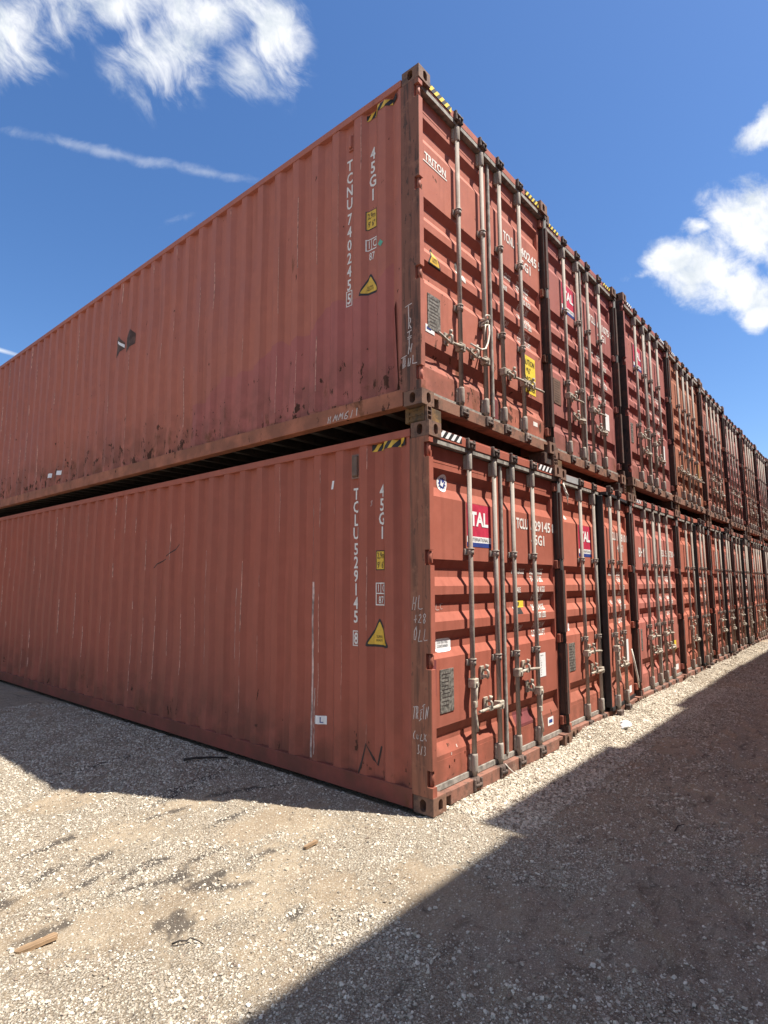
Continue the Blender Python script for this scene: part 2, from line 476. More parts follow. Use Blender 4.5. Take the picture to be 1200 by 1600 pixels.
# ------------------------------------------------------------------ mesh builder
class MB:
    def __init__(self):
        self.v, self.f, self.s = [], [], []

    def add(self, vs, fs, smooth=False):
        o = len(self.v)
        self.v.extend([tuple(q) for q in vs])
        self.f.extend([tuple(i + o for i in f) for f in fs])
        self.s.extend([smooth] * len(fs))
        return self

    def box(self, x0, x1, y0, y1, z0, z1, bev=0.0):
        if bev <= 0:
            vs = [(x, y, z) for z in (z0, z1) for y in (y0, y1) for x in (x0, x1)]
            return self.add(vs, [(0, 2, 3, 1), (4, 5, 7, 6), (0, 1, 5, 4), (2, 6, 7, 3), (0, 4, 6, 2), (1, 3, 7, 5)])
        bm = bmesh.new()
        bmesh.ops.create_cube(bm, size=1.0, matrix=Matrix.Translation(((x0 + x1) / 2, (y0 + y1) / 2, (z0 + z1) / 2)) @
                              Matrix.Diagonal((x1 - x0, y1 - y0, z1 - z0, 1)))
        bmesh.ops.bevel(bm, geom=bm.edges[:], offset=bev, segments=1, affect='EDGES', profile=0.5)
        self.frombm(bm)
        bm.free()
        return self

    def frombm(self, bm, smooth=False):
        bm.verts.index_update()
        self.add([v.co[:] for v in bm.verts], [[v.index for v in f.verts] for f in bm.faces], smooth)

    def tube(self, pts, r, n=8, caps=True, smooth=True):
        pts = [Vector(p) for p in pts]
        rs = r if isinstance(r, (list, tuple)) else [r] * len(pts)
        rings = []
        ref = None
        for i, p in enumerate(pts):
            t = (pts[min(i + 1, len(pts) - 1)] - pts[max(i - 1, 0)]).normalized()
            if ref is None:
                ref = Vector((0, 0, 1)) if abs(t.z) < 0.9 else Vector((1, 0, 0))
            a = (ref - t * ref.dot(t))
            if a.length < 1e-4:
                a = t.orthogonal()
            a.normalize()
            bb = t.cross(a)
            ref = a
            rings.append([p + (a * math.cos(2 * math.pi * k / n) + bb * math.sin(2 * math.pi * k / n)) * rs[i] for k in range(n)])
        vs = [q for ring in rings for q in ring]
        fs = []
        for i in range(len(pts) - 1):
            for k in range(n):
                a, b2 = i * n + k, i * n + (k + 1) % n
                fs.append((a, b2, b2 + n, a + n))
        self.add(vs, fs, smooth)
        if caps:
            o = len(self.v) - len(vs)
            self.f.append(tuple(o + k for k in reversed(range(n))))
            self.s.append(False)
            self.f.append(tuple(o + len(vs) - n + k for k in range(n)))
            self.s.append(False)
        return self

    def ribbon(self, pts, wd):
        """flat strip along 2-D points, in the plane z=0"""
        pts = [Vector((p[0], p[1], 0)) for p in pts]
        vs = []
        for i, p in enumerate(pts):
            t = (pts[min(i + 1, len(pts) - 1)] - pts[max(i - 1, 0)]).normalized()
            nn = Vector((-t.y, t.x, 0)) * wd / 2
            vs += [p + nn, p - nn]
        self.add(vs, [(2 * i, 2 * i + 1, 2 * i + 3, 2 * i + 2) for i in range(len(pts) - 1)])
        return self

    def poly(self, pts):
        self.add([(p[0], p[1], 0) for p in pts], [tuple(range(len(pts)))])
        return self

    def rect(self, x0, y0, x1, y1):
        return self.poly([(x0, y0), (x1, y0), (x1, y1), (x0, y1)])

    def mirror_x(self, c):
        m = MB()
        m.v = [(2 * c - x, y, z) for x, y, z in self.v]
        m.f = [tuple(reversed(f)) for f in self.f]
        m.s = list(self.s)
        return m

    def mesh(self, name):
        me = bpy.data.meshes.new(name)
        me.from_pydata(self.v, [], self.f)
        me.polygons.foreach_set('use_smooth', self.s)
        me.materials.append(None)
        me.update()
        return me

    def build(self, name, mat, parent=None, fixn=False):
        return place(self.mesh(name), name, mat, parent)


def place(me, name, mat, parent=None):
    o = bpy.data.objects.new(name, me)
    COL.objects.link(o)
    if len(me.materials) == 0:
        me.materials.append(None)
    o.material_slots[0].link = 'OBJECT'
    o.material_slots[0].material = mat
    if parent is not None:
        o.parent = parent
    return o


def tag(o, label, cat, group=None):
    o['label'] = label
    o['category'] = cat
    if group:
        o['group'] = group
    return o


def empty(name, loc):
    o = bpy.data.objects.new(name, None)
    o.empty_display_size = 0.3
    o.location = loc
    COL.objects.link(o)
    return o


# ------------------------------------------------------------------ flat print
_txt = {}


def text2d(s, h, sx=0.75, bold=0.0, align='LEFT'):
    """outline of a line of lettering as a flat mesh; h = capital height"""
    key = (s, h, sx, bold, align)
    if key not in _txt:
        cu_ = bpy.data.curves.new('lettering', 'FONT')
        cu_.body = s
        cu_.size = h / 0.69
        cu_.align_x = align
        cu_.offset = bold * h
        cu_.resolution_u = 2
        ob_ = bpy.data.objects.new('lettering', cu_)
        me = bpy.data.meshes.new_from_object(ob_)
        vs = [(v.co.x * sx, v.co.y, 0) for v in me.vertices]
        fs = [tuple(p.vertices) for p in me.polygons]
        bpy.data.objects.remove(ob_)
        bpy.data.meshes.remove(me)
        _txt[key] = (vs, fs)
    return _txt[key]


def T(mb, s, x, y, h, sx=0.75, bold=0.012, align='LEFT'):
    vs, fs = text2d(s, h, sx, bold, align)
    mb.add([(a + x, b + y, 0) for a, b, c in vs], fs)
    return mb


def TF(mb, s, x0, x1, y, h, bold=0.035):
    """lettering stretched to run from x0 to x1"""
    if not s:
        return mb
    vs, fs = text2d(s, h, 1.0, bold, 'LEFT')
    a0, a1 = min(v[0] for v in vs), max(v[0] for v in vs)
    k = (x1 - x0) / (a1 - a0)
    mb.add([(x0 + (a - a0) * k, b + y, 0) for a, b, c in vs], fs)
    return mb


# corrugation profiles -------------------------------------------------------
PER, Y_OUT = 0.281, 0.735          # side wall: far end of an outer flat
DEPTH = 0.041
SIDE_X = 0.012                     # outer flats sit 12 mm behind the frame line
Y_A, Y_B = 0.22, 11.97


def side_breaks():
    out = []
    k0 = -3
    for k in range(k0, 45):
        b = Y_OUT + k * PER
        for dy in (-0.085, 0.0, 0.053, 0.143):
            y = b + dy
            if Y_A + 0.02 < y < Y_B - 0.02:
                out.append(y)
    return out


def side_prof(y):
    t = (y - Y_OUT + 0.085) % PER
    if y < Y_A + 0.06:
        return SIDE_X
    if t < 0.085:
        q = 0
    elif t < 0.138:
        q = (t - 0.085) / 0.053
    elif t < 0.228:
        q = 1
    else:
        q = 1 - (t - 0.228) / 0.053
    return SIDE_X + q * DEPTH


DZ = [(0.16, 0), (0.355, 0), (0.442, 1), (0.490, 1), (0.562, 0), (1.071, 0), (1.138, 1), (1.208, 1), (1.277, 0), (1.350, 0), (1.419, 1),
      (1.489, 1), (1.558, 0), (1.625, 0), (1.697, 1), (1.765, 1), (1.834, 0), (2.331, 0), (2.411, 1), (2.490, 1), (2.560, 0), (2.735, 0)]
DOOR_Y, DDEP = 0.085, 0.039


def door_prof(z):
    for (a, qa), (b, qb) in zip(DZ, DZ[1:]):
        if a <= z <= b:
            return DOOR_Y + 0.003 + DDEP * (qa + (qb - qa) * (z - a) / (b - a))
    return DOOR_Y + 0.003


def conform(mb, breaks, axis, fn):
    """cut a flat mesh at the profile's folds, then drape it with fn(vertex)"""
    bm = bmesh.new()
    vs = [bm.verts.new(v) for v in mb.v]
    for f in mb.f:
        try:
            bm.faces.new([vs[i] for i in f])
        except ValueError:
            pass
    lo = min(v[axis] for v in mb.v)
    hi = max(v[axis] for v in mb.v)
    nrm = (1, 0, 0) if axis == 0 else (0, 1, 0)
    for b in breaks:
        if lo < b < hi:
            bmesh.ops.bisect_plane(bm, geom=bm.verts[:] + bm.edges[:] + bm.faces[:], dist=1e-5, plane_co=[b * q for q in nrm], plane_no=nrm)
    out = MB()
    bm.verts.index_update()
    out.add([fn(v.co) for v in bm.verts], [[v.index for v in f.verts] for f in bm.faces])
    bm.free()
    return out


PRINT_SEED = [0]


def on_side(mb, off=0.003):
    """flat mesh with x = -y_container, y = z; viewed from -x"""
    mb = conform(mb, [float(z) for z in WALL_Z], 1, lambda c: (c.x, c.y, 0))

    def f(c):
        dx, dy = wall_disp(PRINT_SEED[0], -c.x, c.y)
        return (side_prof(-c.x) + dx - off, -c.x + dy, c.y)
    return conform(mb, [-b for b in side_breaks()], 0, f)


def on_door(mb, off=0.003):
    return conform(mb, [z for z, q in DZ], 1, lambda c: (c.x, door_prof(c.y) - off, c.y))


def on_plane_y(mb, y):
    return conform(mb, [], 0, lambda c: (c.x, y, c.y))


def on_plane_x(mb, x):
    return conform(mb, [], 0, lambda c: (x, -c.x, c.y))


# ------------------------------------------------------------------ container pieces (shared meshes)
CW, CL, CH = 2.438, 12.192, 2.896
ME = {}


def shared(name, fn):
    if name not in ME:
        ME[name] = fn().mesh(name)
    return ME[name]


def hole_plate(mb, org, ux, uy, nrm, w_, h_, hx, hy, rw, rh, depth=0.07, n=14):
    """rectangular face w_ x h_ at org with an oval pocket centred (hx,hy)"""
    org, ux, uy, nrm = Vector(org), Vector(ux), Vector(uy), Vector(nrm)
    P = lambda a, b, dd=0.0: org + ux * a + uy * b - nrm * dd
    oval, outer = [], []
    for k in range(n):
        t = 2 * math.pi * (k + 0.5) / n
        c, s = math.cos(t), math.sin(t)
        r = min(rw, rh)
        ex, ey = rw - r, rh - r
        oval.append((hx + r * c + (ex if c > 0 else -ex), hy + r * s + (ey if s > 0 else -ey)))
        # ray to the rectangle border
        sc = min((w_ - hx) / c if c > 1e-6 else 1e9, -hx / c if c < -1e-6 else 1e9,
                 (h_ - hy) / s if s > 1e-6 else 1e9, -hy / s if s < -1e-6 else 1e9)
        outer.append([hx + c * sc, hy + s * sc])
    for cx, cy in ((0, 0), (w_, 0), (w_, h_), (0, h_)):
        i = min(range(n), key=lambda k: (outer[k][0] - cx) ** 2 + (outer[k][1] - cy) ** 2)
        outer[i] = [cx, cy]
    vs = [P(a, b) for a, b in outer] + [P(a, b) for a, b in oval] + [P(a, b, depth) for a, b in oval]
    fs = []
    for k in range(n):
        j = (k + 1) % n
        fs.append((k, j, n + j, n + k))
        fs.append((n + k, n + j, 2 * n + j, 2 * n + k))
    fs.append(tuple(2 * n + k for k in range(n)))
    mb.add(vs, fs)


def casting_mesh(top):
    """front left casting; outer corner at the origin, height 118"""
    m = MB()
    a, b, h = 0.162, 0.178, 0.118
    # front (faces -y), side (faces -x), then closing sheets
    hole_plate(m, (0, 0, 0), (1, 0, 0), (0, 0, 1), (0, -1, 0), a, h, a * .55, h / 2, 0.0275, 0.043)
    hole_plate(m, (0, b, 0), (0, -1, 0), (0, 0, 1), (-1, 0, 0), b, h, b * .48, h / 2, 0.0275, 0.043)
    m.add([(a, 0, 0), (a, b, 0), (a, b, h), (a, 0, h)], [(0, 1, 2, 3)])
    m.add([(0, b, 0), (0, b, h), (a, b, h), (a, b, 0)], [(0, 1, 2, 3)])
    m.add([(0, 0, 0), (0, b, 0), (a, b, 0), (a, 0, 0)], [(0, 1, 2, 3)])
    m.add([(0, 0, h), (a, 0, h), (a, b, h), (0, b, h)], [(0, 1, 2, 3)])
    return m


HZ = (0.25, 1.075, 1.84, 2.67)          # hinge heights


def post_mesh():
    m = MB()
    z = 0.120
    Z1 = CH - 0.120
    for hz in list(HZ) + [None]:
        e = Z1 if hz is None else hz - 0.058
        if e > z:
            m.box(0.004, 0.056, 0.006, 0.19, z, e)
        if hz is not None:
            m.box(0.004, 0.056, 0.052, 0.19, e, hz + 0.058)
            z = hz + 0.058
    # inner return of the post that the door seal closes on
    m.box(0.0561, 0.10, 0.145, 0.19, 0.12, Z1)
    return m


def post_face_mesh():
    m = MB()
    z = 0.120
    for hz in list(HZ) + [None]:
        e = CH - 0.120 if hz is None else hz - 0.058
        m.box(0.0, 0.0039, 0.008, 0.19, z, e)
        if hz is not None:
            m.box(0.0, 0.0039, 0.052, 0.19, e, hz + 0.058)
            z = hz + 0.058
    return m


def post_channel_mesh():
    m = MB()
    m.tube([(CW - 0.030, 0.034, 0.125), (CW - 0.030, 0.034, 2.772)], 0.027, 12)
    return m


def hinge_mesh():
    m = MB()
    m.box(0.030, 0.098, 0.045, 0.084, -0.045, 0.045, 0.006)
    m.tube([(0.034, 0.034, -0.052), (0.034, 0.034, 0.052)], 0.017, 10)
    m.box(0.034, 0.062, 0.030, 0.060, -0.042, 0.042, 0.004)
    return m


DX0, DX1 = 0.064, 1.212


def door_mesh():
    m = MB()
    st = 0.052
    y0, y1 = DOOR_Y, DOOR_Y + 0.055
    m.box(DX0, DX0 + st, y0, y1, 0.16, 2.735, 0.003)
    m.box(DX1 - st, DX1, y0, y1, 0.16, 2.735, 0.003)
    m.box(DX0 + st, DX1 - st, y0 + .001, y1, 2.605, 2.735)
    m.box(DX0 + st, DX1 - st, y0 + .001, y1, 0.16, 0.322)
    # horizontal corrugation, front sheet
    zz = [(a, b) for a, b in DZ if 0.322 < a < 2.605]
    zz = [(0.322, 0)] + zz + [(2.605, 0)]
    vs, fs = [], []
    for z, q in zz:
        y = DOOR_Y + 0.003 + DDEP * q
        vs += [(DX0 + st - .001, y, z), (DX1 - st + .001, y, z)]
    for i in range(len(zz) - 1):
        fs.append((2 * i, 2 * i + 1, 2 * i + 3, 2 * i + 2))
    m.add(vs, fs)
    m.box(DX0 + st, DX1 - st, y1 - 0.005, y1 - 0.002, 0.325, 2.60)
    return m


def gasket_mesh():
    m = MB()
    m.box(DX0 - 0.004, DX1 + 0.004, 0.072, 0.112, 0.118, 0.158)
    m.box(DX0 - 0.004, DX1 + 0.004, 0.034, 0.112, 2.741, 2.7785)
    m.box(DX0 - 0.020, DX0 - 0.001, 0.094, 0.125, 0.158, 2.737)
    return m


def seam_mesh():
    m = MB()
    m.box(DX1 - 0.012, DX1 + 0.022, 0.060, 0.0835, 0.16, 2.733, 0.006)
    return m


BX = (0.631, 1.049)
BAR_Y = 0.045


def bar_mesh():
    m = MB()
    m.tube([(0, BAR_Y, 0.10), (0, BAR_Y, 2.80)], 0.0205, 12)
    return m


def sleeve_mesh():
    """bearing sleeve on the bar's end, 0.13 long from z=0 up"""
    m = MB()
    m.box(-0.033, 0.033, BAR_Y + 0.014, DOOR_Y, 0.0, 0.125, 0.004)
    m.tube([(0, BAR_Y, -0.008), (0, BAR_Y, 0.008), (0, BAR_Y, 0.118), (0, BAR_Y, 0.140)], [0.024, 0.0275, 0.0275, 0.024], 12)
    m.box(-0.040, -0.028, BAR_Y + .02, BAR_Y + .03, 0.02, 0.035)
    m.box(-0.040, -0.028, BAR_Y + .02, BAR_Y + .03, 0.09, 0.105)
    return m


def bracket_mesh():
    m = MB()
    m.box(-0.045, 0.045, BAR_Y + 0.022, DOOR_Y, -0.026, 0.026, 0.004)
    m.tube([(0, BAR_Y, -0.024), (0, BAR_Y, 0.024)], 0.029, 12)
    m.tube([(0, BAR_Y, 0.020), (0, BAR_Y, 0.032)], 0.033, 12)
    return m


def cam_mesh():
    """cam and keeper, z from 0 up; mirrored for the sill"""
    m = MB()
    m.box(-0.062, -0.036, 0.004, 0.062, -0.004, 0.088, 0.006)
    m.box(0.034, 0.058, 0.004, 0.062, 0.002, 0.080, 0.006)
    m.box(-0.0355, 0.0335, 0.020, 0.060, -0.006, 0.050, 0.004)
    m.tube([(0, BAR_Y - .010, -0.01), (0, BAR_Y - .014, 0.03), (0.004, BAR_Y - .022, 0.074)], [0.027, 0.031, 0.020], 8)
    m.tube([(-0.045, BAR_Y - .034, 0.050), (0.046, BAR_Y - .034, 0.050)], 0.014, 7)
    return m


def handle_mesh():
    """hub on the bar at the origin, lever along +x"""
    m = MB()
    m.box(-0.030, 0.045, BAR_Y - 0.036, BAR_Y + 0.030, -0.036, 0.036, 0.006)
    m.tube([(0.010, BAR_Y - 0.050, 0), (0.010, BAR_Y - 0.020, 0)], 0.014, 8)
    m.tube([(0.03, BAR_Y - 0.028, 0), (0.12, BAR_Y - 0.022, 0.006), (0.22, BAR_Y - 0.012, 0.004), (0.33, BAR_Y - 0.030, 0.0), (0.385, BAR_Y - 0.036, -0.004)],
           [0.017, 0.013, 0.012, 0.013, 0.011], 8)
    m.box(0.15, 0.20, BAR_Y - 0.030, BAR_Y - 0.006, -0.020, 0.022, 0.004)
    return m


def catch_mesh():
    m = MB()
    m.box(-0.028, 0.028, 0.066, DOOR_Y - .001, -0.055, 0.055, 0.004)
    m.box(-0.014, 0.014, 0.030, 0.068, -0.040, -0.015, 0.004)
    m.tube([(0, 0.066, 0.020), (0, 0.030, 0.030), (0, 0.012, 0.012), (0.002, 0.014, -0.030), (0.004, 0.026, -0.046)], [0.012, 0.013, 0.012, 0.010, 0.007], 7)
    m.tube([(0, 0.030, 0.034), (0.002, 0.022, 0.068)], [0.012, 0.017], 8)
    return m


def header_mesh():
    m = MB()
    m.box(0.060, CW - 0.060, 0.028, 0.15, 2.780, 2.852, 0.004)
    m.box(0.163, CW - 0.163, 0.048, 0.15, 2.8521, 2.870)
    return m


def sill_mesh():
    m = MB()
    # deep channel with notches next to the castings
    m.box(0.255, CW - 0.255, 0.022, 0.16, 0.010, 0.112, 0.004)
    m.box(0.163, 0.2549, 0.022, 0.16, 0.084, 0.112)
    m.box(CW - 0.2549, CW - 0.163, 0.022, 0.16, 0.084, 0.112)
    m.box(0.06, CW - 0.06, 0.122, 0.20, 0.112, 0.152)
    m.box(0.005, 0.163, 0.002, 0.10, 0.1182, 0.124)
    m.box(CW - 0.163, CW - .005, 0.002, 0.10, 0.1182, 0.124)
    return m


def top_rail_mesh():
    return MB().box(0.004, 0.064, 0.191, CL - 0.18, 2.797, 2.860, 0.003)


def bottom_rail_mesh():
    m = MB()
    m.box(0.003, 0.045, 0.191, CL - 0.18, 0.012, 0.150, 0.003)
    m.box(0.0451, 0.10, 0.191, CL - 0.18, 0.012, 0.022)
    return m


_dents = {}


def wall_disp(seed, y, z):
    """dents and waviness of a main side wall: (inward x, sideways y)"""
    if not seed:
        return 0.0, 0.0
    if seed not in _dents:
        rng = random.Random(seed)
        _dents[seed] = [(rng.uniform(1.2, 11.5), rng.uniform(.4, 2.4), rng.uniform(.28, .6), rng.uniform(.006, .016)) for _ in range(16)]
    e = max(0.0, min(1, (z - 0.145) / .3, (2.80 - z) / .3, (y - .9) / .8))
    x = 0.015 * (float(vnoise(np.array(y * .9 + seed), np.array(z * .9), seed)) - .5) + 0.006 * (float(vnoise(np.array(y * 3.), np.array(z * 2.2), seed + 3)) - .5)
    for dy, dz, dr, da in _dents[seed]:
        q = ((y - dy) ** 2 + (z - dz) ** 2) / dr ** 2
        if q < 5:
            x += da * math.exp(-q)
    return e * x, e * 0.014 * (float(vnoise(np.array(y * 2.3), np.array(z * 2.1), seed + 7)) - .5)


WALL_Z = np.linspace(0.145, 2.80, 27)


def side_wall_mesh(seed=None, nz=1):
    ys = [Y_A - 0.02, Y_A] + side_breaks() + [Y_B, Y_B + 0.03]
    zs = WALL_Z if nz > 1 else np.linspace(0.145, 2.80, nz + 1)
    m = MB()
    vs = []
    for z in zs:
        for i, y in enumerate(ys):
            dx, dy = wall_disp(seed, y, float(z))
            vs.append((side_prof(y) + dx, y + dy, float(z)))
    n = len(ys)
    fs = [(j * n + i, j * n + i + 1, (j + 1) * n + i + 1, (j + 1) * n + i) for j in range(nz) for i in range(n - 1)]
    # seen from -x
    fs = [tuple(reversed(f)) for f in fs]
    m.add(vs, fs)
    return m


def roof_mesh():
    m = MB()
    vs, fs = [], []
    ys = np.arange(0.16, CL - 0.12, 0.105)
    for i, y in enumerate(ys):
        z = 2.872 - (0.018 if (i // 2) % 2 else 0)
        vs += [(0.062, float(y), z), (CW - 0.062, float(y), z)]
    fs = [(2 * i, 2 * i + 1, 2 * i + 3, 2 * i + 2) for i in range(len(ys) - 1)]
    m.add(vs, fs)
    return m


def floor_mesh():
    return MB().box(0.10, CW - 0.10, 0.16, CL - 0.1, 0.140, 0.165)


def crossmember_mesh():
    m = MB()
    m.box(0.046, CW - 0.046, -0.022, 0.022, 0.018, 0.1398)
    m.box(0.102, CW - 0.102, -0.0221, 0.045, 0.012, 0.0178)
    return m


def rear_wall_mesh():
    m = MB()
    m.box(0.0, CW, CL - 0.09, CL, 0.0, 0.16)
    m.box(0.0, CW, CL - 0.09, CL, 2.78, 2.89)
    m.box(0.0, 0.11, CL - 0.16, CL, 0.161, 2.779)
    m.box(CW - 0.11, CW, CL - 0.16, CL, 0.161, 2.779)
    vs, fs = [], []
    xs = np.linspace(0.11, CW - .11, 41)
    for i, x in enumerate(xs):
        y = CL - 0.02 - (0.04 if (i // 2) % 2 else 0)
        vs += [(float(x), y, .16), (float(x), y, 2.78)]
    fs = [(2 * i, 2 * i + 1, 2 * i + 3, 2 * i + 2) for i in range(len(xs) - 1)]
    m.add(vs, [tuple(reversed(f)) for f in fs])
    return m


def mirrored(fn):
    return lambda: fn().mirror_x(CW / 2)


# ------------------------------------------------------------------ door print
def m2():
    return MB()


def decal(parent, name, flat, mat, conf=on_door, off=0.003, label=None, key=None):
    me = conf(flat, off) if conf in (on_door, on_side) else conf(flat)
    o = me.build(name, mat, parent)
    if label:
        o['label'] = label
    return o


def oval_pts(cx, cy, rx, ry, n=24, pw=1.0):
    out = []
    for k in range(n):
        t = 2 * math.pi * k / n
        c, s = math.cos(t), math.sin(t)
        out.append((cx + rx * math.copysign(abs(c) ** pw, c), cy + ry * math.copysign(abs(s) ** pw, s)))
    return out


def stripes(parent, x0, x1, z0, z1, ca, cb, n, y, side=False):
    """hazard strip: slanted blocks in two colours"""
    base = m2().rect(x0, z0, x1, z1)
    top = m2()
    wd = (x1 - x0) / n
    sl = (z1 - z0) * 0.9
    for k in range(0, n, 2):
        a = x0 + k * wd
        pts = [(a, z0), (min(a + wd, x1), z0), (min(a + wd + sl, x1), z1), (min(a + sl, x1), z1)]
        top.poly(pts)
    if side:
        decal(parent, 'hazard_stripe', base, cb, on_side, 0.003)
        decal(parent, 'hazard_stripe_block', top, ca, on_side, 0.0045)
    else:
        on_plane_y(base, y - 0.002).build('hazard_stripe', cb, parent)
        on_plane_y(top, y - 0.0035).build('hazard_stripe_block', ca, parent)


def weights_print(door, x, rows, z_top=1.775, mat=None):
    m = m2()
    z = z_top
    for a, b in rows:
        T(m, a, x, z - 0.055, 0.050, 0.62, 0.03)
        T(m, b[0], x + 0.375, z - 0.055, 0.056, 0.72, 0.035)
        T(m, b[1], x + 0.375, z - 0.130, 0.056, 0.72, 0.035)
        z -= 0.178
    decal(door, 'weights_marking', m, mat or M_WHITE)


def tal_sticker(door, x, z, wd=0.40, ht=0.37):
    decal(door, 'company_sticker', m2().rect(x, z - ht * .76, x + wd, z), M_TALRED, off=0.002)
    decal(door, 'company_sticker_band', m2().rect(x, z - ht * .90, x + wd, z - ht * .76), M_WHITE2, off=0.002)
    decal(door, 'company_sticker_foot', m2().rect(x, z - ht, x + wd, z - ht * .90), M_BLUE, off=0.002)
    m = m2()
    T(m, 'TAL', x + wd * .5, z - ht * .50, 0.115, 0.98, 0.05, 'CENTER')
    decal(door, 'company_name', m, M_WHITE2, off=0.0045)
    m = m2()
    T(m, 'INTERNATIONAL', x + wd * .5, z - ht * .865, 0.030, 0.85, 0.0, 'CENTER')
    decal(door, 'company_subtitle', m, M_INK, off=0.0045)


def id_print(door, prefix, num, chk, typ, z=2.27, h=0.098, y_big=True):
    m = m2()
    TF(m, prefix, 1.535, 1.775, z - h, h)
    TF(m, num, 1.835, 2.290, z - h, h)
    TF(m, typ, 1.835, 2.135, z - h - 0.145, h)
    decal(door, 'container_number', m, M_WHITE)
    if chk:
        mm = m2()
        T(mm, chk, 2.325, z - h, h, 0.62, 0.03)
        on_plane_y(mm, DOOR_Y - 0.003).build('check_digit', M_WHITE, door)


def data_plate(door, x, z, wd=0.17, ht=0.31, mat=None):
    m = MB()
    m.box(x, x + wd, DOOR_Y - 0.003, DOOR_Y + 0.0028, z - ht, z)
    for a, b in ((.012, .012), (wd - .012, .012), (.012, ht - .012), (wd - .012, ht - .012), (.012, ht / 2), (wd - .012, ht / 2)):
        m.box(x + a - .004, x + a + .004, DOOR_Y - 0.006, DOOR_Y - .003, z - b - .004, z - b + .004)
    o = m.build('data_plate', mat or M_PLATE, door)
    t = m2()
    for i in range(9):
        zz = z - 0.035 - i * 0.029
        t.rect(x + .022, zz - .004, x + .022 + (wd - .05) * random.uniform(.55, 1), zz + .002)
    on_plane_y(t, DOOR_Y - 0.0045).build('plate_print', M_FADED, door)
    return o


# ------------------------------------------------------------------ container
GROUP_ROW = 'containers stacked two high along the aisle'
HSETS = {
    # (bar index, z, angle of lever, sign) ; angle 0 = +x, 180 = -x, -90 hanging down
    'A': ((0, 0.85, -90), (1, 0.61, 180), (2, 0.84, 0), (3, 0.63, -90)),
    'B': ((0, 0.645, 180), (1, 0.645, 180), (2, 0.645, 0), (3, 0.645, 0)),
    'C': ((0, 0.85, 0), (1, 0.62, 180), (2, 0.85, -90), (3, 0.62, 180)),
    'D': ((0, 0.85, 0), (1, 0.62, 180), (2, 0.85, 0), (3, 0.62, 180)),
}


